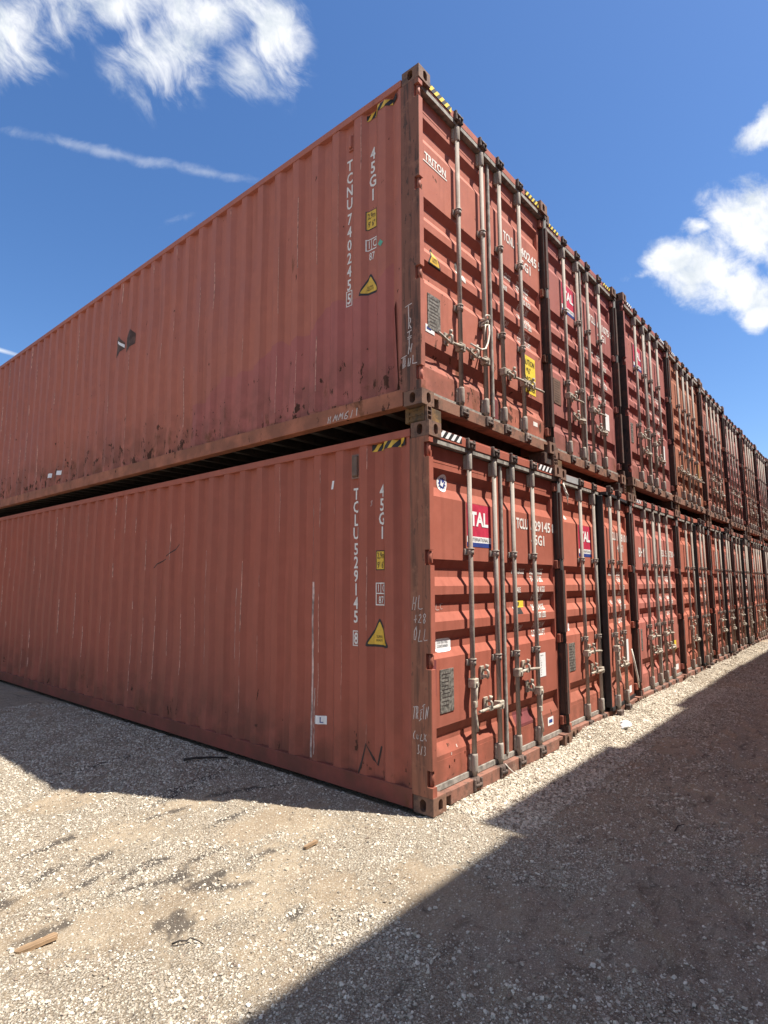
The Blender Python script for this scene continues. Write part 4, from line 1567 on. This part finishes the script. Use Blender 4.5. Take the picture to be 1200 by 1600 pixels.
def block_ladder():
    m = MB()
    x0, x1 = 0.008, 0.068
    z = [0.003, 0.012, 0.040, 0.048, 0.077, 0.085, 0.113, 0.1215]
    m.box(x0, x0 + .008, 0.004, 0.0296, 0.003, 0.1215)
    m.box(x1 - .008, x1, 0.004, 0.0296, 0.003, 0.1215)
    for a, b in ((0, 1), (2, 3), (4, 5), (6, 7)):
        m.box(x0 + .008, x1 - .008, 0.004, 0.0296, z[a], z[b])
    m.box(x0 + .008, x1 - .008, 0.024, 0.0294, .0125, .1125)
    return m


def block_rib():
    m = MB()
    for z in (.012, .052, .094):
        m.box(0.0035, 0.0098, 0.045, 0.205, z, z + .016)
    m.box(0.002, 0.0099, 0.030, 0.048, .004, .121)
    m.box(0.002, 0.0099, 0.180, 0.2145, .004, .121)
    return m


BL = []


def stack_block(x, y, z, label, mir=False, rear=False):
    root = empty('stacking_block', (x, y, z))
    tag(root, label, 'stacking block', 'steel stacking blocks between the container levels')
    fx = mirrored0 if mir else (lambda f: f)
    sfx = '_r' if mir else ''
    place(shared('block_body' + sfx, fx(block_main)), 'block_body', M_BLOCK if not mir else M_DARKRUST, root)
    place(shared('block_ladder' + sfx, fx(block_ladder)), 'slotted_face', M_CAST, root)
    place(shared('block_rib' + sfx, fx(block_rib)), 'side_rib', M_BLOCK, root)
    return root


def mirrored0(fn):
    return lambda: fn().mirror_x(0)


for i in range(10):
    wh = 'at the near corner' if i == 0 else 'on the %s column' % ORD[i].replace('nearest the corner', 'first').replace(' from the near corner', '')
    zc = CH + 0.0015
    lx, ux_ = low_x[i], up_x[i]
    ly = max(low_y[i], up_y[i])
    stack_block(max(lx, ux_), ly - 0.004 if i else 0.018, zc,
                ('ochre rusty steel stacking block under the corner post at the near corner' if i == 0 else
                 'rusty slotted stacking block under the left door post, ' + wh))
    stack_block(min(lx, ux_) + CW, ly - 0.004 if i else 0.02, zc, 'dark rusty slotted stacking block under the right door post, ' + wh, True)
    for sgn, xx in ((False, max(lx, ux_)), (True, min(lx, ux_) + CW)):
        b = place(shared('rear_block' + ('_r' if sgn else ''), (mirrored0 if sgn else (lambda f: f))(block_main)), 'stacking_block', M_DARKRUST)
        b.location = (xx, CL + min(low_y[i], up_y[i]) - 0.23, zc)
        tag(b, 'rear stacking block under the far end of the upper containers', 'stacking block', 'rear stacking blocks')

# ------------------------------------------------------------------ facing stack across the aisle: out of frame, casts the shade over the aisle
ZT = 3 * CH
OX = 2.272


def far_frame():
    m = MB()
    for x0 in (0, CW - .08):
        for y0 in (0, CL - .16):
            m.box(x0, x0 + .08, y0, y0 + .16, 0, CH)
    for x0 in (0.004, CW - .064):
        m.box(x0, x0 + .06, .16, CL - .16, 2.82, 2.88)
        m.box(x0, x0 + .06, .16, CL - .16, 0.01, 0.15)
    for y0 in (0.01, CL - .07):
        m.box(.08, CW - .08, y0, y0 + .06, 2.80, 2.88)
        m.box(.08, CW - .08, y0, y0 + .06, 0.01, 0.15)
    return m


def far_ends():
    m = MB()
    for yy, sg in ((0.03, 1), (CL - 0.03, -1)):
        vs = []
        xs = np.linspace(.08, CW - .08, 41)
        for i, x in enumerate(xs):
            y = yy + sg * (0.04 if (i // 2) % 2 else 0)
            vs += [(float(x), y, .15), (float(x), y, 2.80)]
        m.add(vs, [(2 * i, 2 * i + 1, 2 * i + 3, 2 * i + 2) for i in range(len(xs) - 1)])
    return m


edge_y = {-2: -4.372, -1: -4.372, 0: -4.122, 1: -4.255, 2: -4.125, 3: -4.10, 4: -4.125, 5: -4.14, 6: -4.11, 7: -4.13, 8: -4.12, 9: -4.1}
for k in range(-2, 10):
    for lv in range(3):
        root = empty('shipping_container', (OX + k * 2.48, edge_y[k] - CL + 0.0 - (0.0 if lv == 2 else 0.01 * lv), lv * CH))
        tag(root, 'red container in the facing stack whose shade covers the aisle', 'container', 'containers of the facing stack across the aisle')
        pm = paints[('paint_orange', 'paint_plum', 'paint_brown', 'paint_pink')[(k * 3 + lv) % 4]]
        place(shared('far_frame', far_frame), 'frame', pm, root)
        place(shared('far_ends', far_ends), 'end_wall', pm, root)
        place(shared('side_wall_plain', side_wall_mesh), 'side_wall', pm, root)
        place(shared('side_wall_plain_r', mirrored(side_wall_mesh)), 'side_wall', pm, root)
        place(shared('roof_panel', roof_mesh), 'roof_panel', pm, root)

# dark containers added out of frame to the north-west, to darken the long side
M_SHADESTACK = plain('shade_stack_paint', (0.040, 0.045, 0.050), 0.7, 0.0, 0.15, 3)
for lv in range(3):
    for j in range(2):
        root = empty('shipping_container', (-9.6, 12.6 + j * 12.5, lv * CH))
        tag(root, 'dark container of the unseen stack added to shade the long side', 'container', 'unseen dark containers added to shade the long side')
        place(shared('far_frame', far_frame), 'frame', M_SHADESTACK, root)
        place(shared('far_ends', far_ends), 'end_wall', M_SHADESTACK, root)
        place(shared('side_wall_plain', side_wall_mesh), 'side_wall', M_SHADESTACK, root)
        place(shared('side_wall_plain_r', mirrored(side_wall_mesh)), 'side_wall', M_SHADESTACK, root)
        place(shared('roof_panel', roof_mesh), 'roof_panel', M_SHADESTACK, root)

# ------------------------------------------------------------------ ground
def axis(dense0, dense1, step, lim, mid=None):
    a = list(np.arange(dense0, dense1 + 1e-6, step))
    s, v = step, dense1
    while v < lim:
        s = min(s * 1.10, 40)
        v += s
        a.append(v)
    s, v = step, dense0
    while v > -lim:
        s = min(s * 1.10, 40)
        v -= s
        a.insert(0, v)
    return np.array(a)


gx = axis(-3.6, 6.0, 0.026, 500)
gy = axis(-3.0, 4.2, 0.026, 500)
X, Y = np.meshgrid(gx, gy)
Zg = ground_h(X, Y)
nx, ny = len(gx), len(gy)
me = bpy.data.meshes.new('ground')
idx = np.arange(nx * ny).reshape(ny, nx)
quads = np.stack([idx[:-1, :-1], idx[:-1, 1:], idx[1:, 1:], idx[1:, :-1]], -1).reshape(-1, 4)
me.vertices.add(nx * ny)
me.vertices.foreach_set('co', np.stack([X, Y, Zg], -1).astype(np.float32).ravel())
me.loops.add(quads.size)
me.loops.foreach_set('vertex_index', quads.ravel().astype(np.int32))
me.polygons.add(len(quads))
me.polygons.foreach_set('loop_start', np.arange(0, quads.size, 4, dtype=np.int32))
me.polygons.foreach_set('loop_total', np.full(len(quads), 4, dtype=np.int32))
me.polygons.foreach_set('use_smooth', np.ones(len(quads), dtype=bool))
me.update()
me.validate()
for nm, arr in (('gravel', gravel_mask(X, Y)), ('stain', stain_mask(X, Y))):
    at = me.attributes.new(nm, 'FLOAT', 'POINT')
    at.data.foreach_set('value', arr.astype(np.float32).ravel())

mg, g, b = new_mat('sand_and_gravel')
pos = g.new('ShaderNodeNewGeometry').outputs['Position']
gm = g.new('ShaderNodeAttribute', attribute_name='gravel').outputs['Fac']
sm_ = g.new('ShaderNodeAttribute', attribute_name='stain').outputs['Fac']
sand = g.mix(g.ramp(g.noise(pos, 1.6, 6, 0.6), 0.32, 0.68), (0.250, 0.190, 0.126), (0.375, 0.305, 0.215))
px_, py_, pz_ = g.sep(pos)
soil_n = g.noise(pos, 2.6, 6, 0.62, 0.3)
# brown trodden soil in the aisle and along the long side, paler sand in the open
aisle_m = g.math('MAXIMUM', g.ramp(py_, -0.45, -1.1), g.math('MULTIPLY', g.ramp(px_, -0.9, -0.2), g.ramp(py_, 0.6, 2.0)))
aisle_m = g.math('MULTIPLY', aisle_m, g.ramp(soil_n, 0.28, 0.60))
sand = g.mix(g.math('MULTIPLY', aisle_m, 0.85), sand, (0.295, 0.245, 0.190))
vor = g.new('ShaderNodeTexVoronoi')
vor.inputs['Scale'].default_value = 78
g.put(vor.inputs['Vector'], g.vmath('ADD', pos, g.vmath('MULTIPLY', g.noise(pos, 30, 2, .5, out='Color'), (.012, .012, .012))))
cell = g.sep(vor.outputs['Color'])[0]
stone = g.mix(cell, (0.27, 0.230, 0.175), (0.60, 0.545, 0.445))
edge = g.ramp(vor.outputs['Distance'], 0.55, 0.30)
stone = g.mix(edge, (0.245, 0.200, 0.145), stone)
gmix = g.math('ADD', g.math('MULTIPLY', gm, 0.95), g.math('MULTIPLY', g.math('SUBTRACT', g.noise(pos, 24, 5, .65), 0.5), 1.15))
gmix = g.ramp(gmix, 0.22, 0.62)
c = g.mix(gmix, sand, stone)
c = g.mix(g.math('MULTIPLY', g.ramp(g.noise(pos, 2.1, 6, .6), 0.46, 0.66), 0.40), c, (0.27, 0.205, 0.140))
# scattered crumbs on the sand
crumb = g.ramp(g.noise(pos, 85, 3, .6), 0.54, 0.66)
c = g.mix(g.math('MULTIPLY', crumb, 0.55), c, (0.50, 0.45, 0.375))
grit = g.noise(pos, 170, 2, .5)
c = g.mix(g.math('MULTIPLY', g.ramp(grit, 0.52, 0.70), 0.55), c, (0.52, 0.465, 0.375))
c = g.mix(g.math('MULTIPLY', g.ramp(grit, 0.46, 0.30), 0.45), c, (0.135, 0.10, 0.07))
crumb2 = g.ramp(g.noise(g.vmath('ADD', pos, (5, 3, 1)), 55, 4, .6), 0.62, 0.70)
c = g.mix(g.math('MULTIPLY', crumb2, 0.6), c, (0.14, 0.10, 0.075))
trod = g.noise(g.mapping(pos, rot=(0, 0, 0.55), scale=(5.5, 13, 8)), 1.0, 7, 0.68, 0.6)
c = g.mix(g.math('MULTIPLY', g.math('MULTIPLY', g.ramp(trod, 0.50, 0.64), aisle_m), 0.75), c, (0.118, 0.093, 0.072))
trod2 = g.noise(g.mapping(pos, loc=(4, 2, 0), rot=(0, 0, 0.35), scale=(9, 20, 10)), 1.0, 6, 0.66, 0.4)
c = g.mix(g.math('MULTIPLY', g.math('MULTIPLY', g.ramp(trod2, 0.54, 0.68), aisle_m), 0.5), c, (0.42, 0.34, 0.25))
bounce_cut_soil = g.math('MAXIMUM', g.ramp(g.math('ADD', px_, g.math('MULTIPLY', soil_n, 1.5)), -3.0, -4.6), g.ramp(py_, 13.0, 16.0))  # unseen outer ground, darkened to cut light bounced onto the long side
c = g.mix(g.math('MULTIPLY', bounce_cut_soil, 0.5), c, (0.21, 0.165, 0.12))
c = g.mix(g.math('MULTIPLY', sm_, 0.80), c, (0.060, 0.052, 0.047))
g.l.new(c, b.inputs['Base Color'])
b.inputs['Roughness'].default_value = 0.92
b.inputs['Specular IOR Level'].default_value = 0.15
hh = g.math('ADD', g.math('MULTIPLY', g.math('SUBTRACT', 1.0, vor.outputs['Distance']), gmix), g.math('MULTIPLY', g.noise(pos, 60, 6, .72), 1.1))
hh = g.math('ADD', hh, g.math('MULTIPLY', g.math('MULTIPLY', g.noise(pos, 19, 5, .65), aisle_m), 2.2))
bump(g, b, hh, 1.0, 0.014)
gr = place(me, 'ground', mg)
gr['kind'] = 'structure'

# ------------------------------------------------------------------ loose gravel: real stones
rng = np.random.default_rng(3)


def sample(n, x0, x1, y0, y1, smin, smax, keep_pow=1.0, base=0.04):
    x = rng.uniform(x0, x1, n)
    y = rng.uniform(y0, y1, n)
    gmk = gravel_mask(x, y)
    # clumpy at the scale of a hand
    cl_ = sstep(fbm(x * 6, y * 6, 3, 77), 0.30, 0.62)
    k = rng.random(n) < np.clip(gmk ** keep_pow * (0.35 + 0.65 * cl_) + base, 0, 1)
    k &= ~((x > 0.0) & (y > 0.05) & (x < 25) & (y < 12.2))
    x, y = x[k], y[k]
    s = smin + (smax - smin) * rng.random(len(x)) ** 2.6
    return x, y, s


parts = [sample(150000, -3.2, 1.6, -2.4, 1.9, .003, .0085, .8, .20),
         sample(46000, -3.2, 1.6, -2.4, 1.9, .007, .0185, 1.1, .035),
         sample(60000, -2.9, 0.0, 1.9, 6.5, .006, .018, 1.0, .10),
         sample(60000, 0.2, 7.0, -0.62, 0.05, .006, .022, .6, .15),
         sample(80000, 1.2, 9.0, -3.0, -0.5, .006, .019, 1.0, .10),
         sample(16000, 7.0, 22.0, -0.8, 0.03, .010, .028, .6, .10),
         sample(200, -3.0, 3.0, -2.4, 2.6, .016, .024, 1.0, .05)]
px = np.concatenate([q[0] for q in parts])
py = np.concatenate([q[1] for q in parts])
ps = np.concatenate([q[2] for q in parts])
pz = ground_h(px, py) + ps * 0.10
gme = bpy.data.meshes.new('gravel')
gme.vertices.add(len(px))
gme.vertices.foreach_set('co', np.stack([px, py, pz], -1).astype(np.float32).ravel())
at = gme.attributes.new('stone_size', 'FLOAT', 'POINT')
at.data.foreach_set('value', ps.astype(np.float32))
at = gme.attributes.new('stone_turn', 'FLOAT_VECTOR', 'POINT')
rv = np.stack([rng.uniform(-.5, .5, len(px)), rng.uniform(-.5, .5, len(px)), rng.uniform(0, 6.28, len(px))], -1)
at.data.foreach_set('vector', rv.astype(np.float32).ravel())
gobj = bpy.data.objects.new('gravel', gme)
COL.objects.link(gobj)
gobj['kind'] = 'stuff'

mr, g, b = new_mat('limestone_chips')
oi = g.new('ShaderNodeObjectInfo').outputs['Random']
pos = g.new('ShaderNodeNewGeometry').outputs['Position']
c = g.mix(g.ramp(oi, 0.0, 0.85, smooth=False), (0.27, 0.225, 0.170), (0.66, 0.605, 0.500))
c = g.mix(g.ramp(oi, 0.93, 0.95), c, (0.20, 0.155, 0.12))
c = g.mix(g.math('MULTIPLY', g.ramp(g.noise(pos, 120, 4, .6), .45, .7), .45), c, (0.27, 0.22, 0.165))
g.l.new(c, b.inputs['Base Color'])
b.inputs['Roughness'].default_value = 0.9
b.inputs['Specular IOR Level'].default_value = 0.2

ng = bpy.data.node_groups.new('scatter_stones', 'GeometryNodeTree')
ng.interface.new_socket('Geometry', in_out='INPUT', socket_type='NodeSocketGeometry')
ng.interface.new_socket('Geometry', in_out='OUTPUT', socket_type='NodeSocketGeometry')
N = ng.nodes
gi, go = N.new('NodeGroupInput'), N.new('NodeGroupOutput')
join = N.new('GeometryNodeGeometryToInstance')
for k in range(5):
    ico = N.new('GeometryNodeMeshIcoSphere')
    ico.inputs['Radius'].default_value = 1.0
    ico.inputs['Subdivisions'].default_value = 2 if k % 2 else 1
    posn = N.new('GeometryNodeInputPosition')
    nz = N.new('ShaderNodeTexNoise')
    nz.inputs['Scale'].default_value = 0.9
    nz.inputs['Detail'].default_value = 2.0
    add = N.new('ShaderNodeVectorMath')
    add.operation = 'ADD'
    add.inputs[1].default_value = (k * 7.3, k * 3.1, k * 5.7)
    ng.links.new(posn.outputs[0], add.inputs[0])
    ng.links.new(add.outputs[0], nz.inputs['Vector'])
    sub = N.new('ShaderNodeVectorMath')
    sub.operation = 'SUBTRACT'
    sub.inputs[1].default_value = (.5, .5, .5)
    ng.links.new(nz.outputs['Color'], sub.inputs[0])
    mul = N.new('ShaderNodeVectorMath')
    mul.operation = 'MULTIPLY'
    mul.inputs[1].default_value = (2.2, 2.2, 2.2)
    ng.links.new(sub.outputs[0], mul.inputs[0])
    spn = N.new('GeometryNodeSetPosition')
    ng.links.new(ico.outputs[0], spn.inputs['Geometry'])
    ng.links.new(mul.outputs[0], spn.inputs['Offset'])
    tr = N.new('GeometryNodeTransform')
    tr.inputs['Scale'].default_value = (0.62, 0.48 + 0.05 * k, 0.36 + 0.03 * k)
    ng.links.new(spn.outputs[0], tr.inputs[0])
    smt = N.new('GeometryNodeSetMaterial')
    smt.inputs['Material'].default_value = mr
    ng.links.new(tr.outputs[0], smt.inputs[0])
    ng.links.new(smt.outputs[0], join.inputs[0])
iop = N.new('GeometryNodeInstanceOnPoints')
iop.inputs['Pick Instance'].default_value = True
ng.links.new(gi.outputs[0], iop.inputs['Points'])
ng.links.new(join.outputs[0], iop.inputs['Instance'])
na = N.new('GeometryNodeInputNamedAttribute')
na.data_type = 'FLOAT'
na.inputs[0].default_value = 'stone_size'
ng.links.new(na.outputs[0], iop.inputs['Scale'])
nb = N.new('GeometryNodeInputNamedAttribute')
nb.data_type = 'FLOAT_VECTOR'
nb.inputs[0].default_value = 'stone_turn'
ng.links.new(nb.outputs[0], iop.inputs['Rotation'])
ng.links.new(iop.outputs[0], go.inputs[0])
md = gobj.modifiers.new('scatter', 'NODES')
md.node_group = ng


def gz(x, y):
    return float(ground_h(np.array([x], float), np.array([y], float))[0])


# ------------------------------------------------------------------ small loose things
def slat(x0, y0, x1, y1, wd, th, seed):
    rr = random.Random(seed)
    L = math.hypot(x1 - x0, y1 - y0)
    n = 9
    vs, fs = [], []
    for i in range(n + 1):
        t = i / n
        a = wd / 2 * (1 + rr.uniform(-.12, .12)) * (0.35 if i in (0, n) else 1)
        e = rr.uniform(-.012, .012) if i in (0, n) else 0
        x = -L / 2 + L * t + e
        vs += [(x, -a, 0), (x + rr.uniform(-.006, .006), a, 0), (x, a * .94, th), (x, -a * .94, th)]
    for i in range(n):
        o = 4 * i
        for k in range(4):
            fs.append((o + k, o + (k + 1) % 4, o + 4 + (k + 1) % 4, o + 4 + k))
    fs += [(3, 2, 1, 0), (4 * n, 4 * n + 1, 4 * n + 2, 4 * n + 3)]
    m = MB()
    m.add(vs, fs)
    o = m.build('wood_piece', M_WOOD)
    o.location = ((x0 + x1) / 2, (y0 + y1) / 2, gz((x0 + x1) / 2, (y0 + y1) / 2) + .006)
    o.rotation_euler = (R(3), R(-2), math.atan2(y1 - y0, x1 - x0))
    return o


tag(slat(-2.46, .555, -2.265, .545, .040, .016, 1), 'broken orange-brown wood slat lying on pale gravel at lower left', 'wood')
tag(slat(-.935, .325, -.80, .335, .026, .014, 2), 'small splinter of light wood on gravel in front of the long side', 'wood')


def twig(pts, r, label):
    m = MB()
    P3 = [(x, y, gz(x, y) + r * .9 + dz) for x, y, dz in pts]
    m.tube(P3, [r * (1 - .5 * i / len(P3)) for i in range(len(P3))], 6)
    o = m.build('twig', M_TWIG)
    tag(o, label, 'twig', 'dark twigs on the ground')
    return o


twig([(-1.955, .085, .004), (-1.935, .055, .016), (-1.91, .035, .010), (-1.895, .03, .018), (-1.87, -.005, .008), (-1.865, -.03, .004)], .0045, 'short dark forked twig on sunlit sand near the picture foot')
twig([(-.45, 2.52, .01), (-.35, 2.47, .018), (-.24, 2.40, .012), (-.12, 2.30, .006)], .013, 'dark stick in the shade beside the long container side')
twig([(3.6, -1.9, .004), (3.95, -1.98, .012), (4.3, -2.02, .006)], .014, 'long dark stick lying in the shaded aisle')
twig([(.9, -1.35, .001), (1.0, -1.345, .002), (1.06, -1.37, .001)], .004, 'thin dark stick on brown soil in the shaded aisle')

# crumpled plastic bag
bm = bmesh.new()
bmesh.ops.create_icosphere(bm, subdivisions=3, radius=1)
for v in bm.verts:
    n_ = float(vnoise(np.array(v.co.x * 2.4 + 3), np.array(v.co.y * 2.4 + v.co.z * 1.7), 5)) - .5
    v.co *= 1 + n_ * .9
    v.co.x *= .13
    v.co.y *= .06
    v.co.z = max(v.co.z, -.2) * .035
mb_ = MB()
mb_.frombm(bm)
bm.free()
bag = mb_.build('plastic_bag', M_PLASTIC)
bag.location = (3.47, -.20, gz(3.47, -.20) + .008)
bag.rotation_euler.z = .2
tag(bag, 'crumpled white plastic scrap on the gravel before the second container', 'litter')
dot = MB().add([(.012 * math.cos(t), .016 * math.sin(t), 0) for t in np.linspace(0, 6.1, 10)], [tuple(range(10))])
dd_ = dot.build('blue_print', M_BLUE, bag)
dd_.location = (-.015, -.045, .026)
dd_.rotation_euler = (.9, 0, 0)

# white rope on the upper corner container: coiled round the second bar, hanging to the handle
bxw, byw = up_x[0] + BX[1], up_y[0] + BAR_Y
m = MB()
pts = []
for k in range(60):
    t = k / 59
    a = t * 2 * math.pi * 4.2
    pts.append((bxw + .034 * math.cos(a), byw + .034 * math.sin(a), 4.00 + .085 * t + .010 * math.sin(a * 1.3)))
m.tube(pts, .0075, 6)
m.tube([(bxw + .02, byw - .035, 4.02), (bxw + .005, byw - .045, 3.93), (bxw - .05, byw - .06, 3.82), (bxw - .12, byw - .075, 3.735), (bxw - .20, byw - .08, 3.70),
        (bxw - .28, byw - .07, 3.705), (bxw - .34, byw - .05, 3.72)], .0085, 6)
m.tube([(bxw - .03, byw - .03, 4.01), (bxw - .05, byw - .03, 3.94), (bxw - .045, byw - .02, 3.86)], .005, 6)
m.tube([(bxw - .06, byw - .04, 4.05), (bxw - .045, byw - .045, 4.09), (bxw + .0, byw - .05, 4.10), (bxw + .045, byw - .035, 4.085)], .008, 6)
o = m.build('rope', M_ROPE)
tag(o, 'white rope knotted round the second locking bar of the upper corner container', 'rope')

# white strap caught at the top of the second lower container's left post
m = MB()
sx_, sy_ = low_x[1] + .055, low_y[1] - .006
m.tube([(sx_, sy_, 2.735), (sx_ - .006, sy_ - .012, 2.68), (sx_ + .02, sy_ - .02, 2.63), (sx_ + .06, sy_ - .016, 2.585), (sx_ + .085, sy_ - .01, 2.57)], [.008, .013, .014, .010, .006], 6)
m.tube([(sx_ + .03, sy_ - .014, 2.63), (sx_ + .05, sy_ - .02, 2.56), (sx_ + .075, sy_ - .012, 2.50)], [.008, .006, .003], 6)
m.tube([(sx_ - .0, sy_ - .02, 2.64), (sx_ + .05, sy_ - .03, 2.60)], [.010, .010], 6)
o = m.build('strap', M_ROPE)
tag(o, 'white strap end tied to the left post of the second lower container', 'strap')

# cord hanging from the second bar of the lower corner container
m = MB()
cx_, cy_ = BX[1] + .02, BAR_Y - .03
m.tube([(cx_, cy_, .12), (cx_ + .03, cy_ - .02, .08), (cx_ + .07, cy_ - .05, .035), (cx_ + .10, cy_ - .11, .012)], .004, 5)
o = m.build('cord', M_ROPE)
tag(o, 'thin pale cord trailing from a bar foot of the lower corner container', 'cord')
m = MB()
cx_, cy_ = low_x[1] + 1.85, low_y[1] - .07
m.tube([(cx_, cy_, .80), (cx_ + .03, cy_ - .02, .62), (cx_ + .10, cy_ - .03, .42), (cx_ + .16, cy_ - .02, .30)], [.010, .013, .012, .008], 6)
o = m.build('strap', M_ROPE)
tag(o, 'pale strap hanging on the ajar door of the second lower container', 'strap')
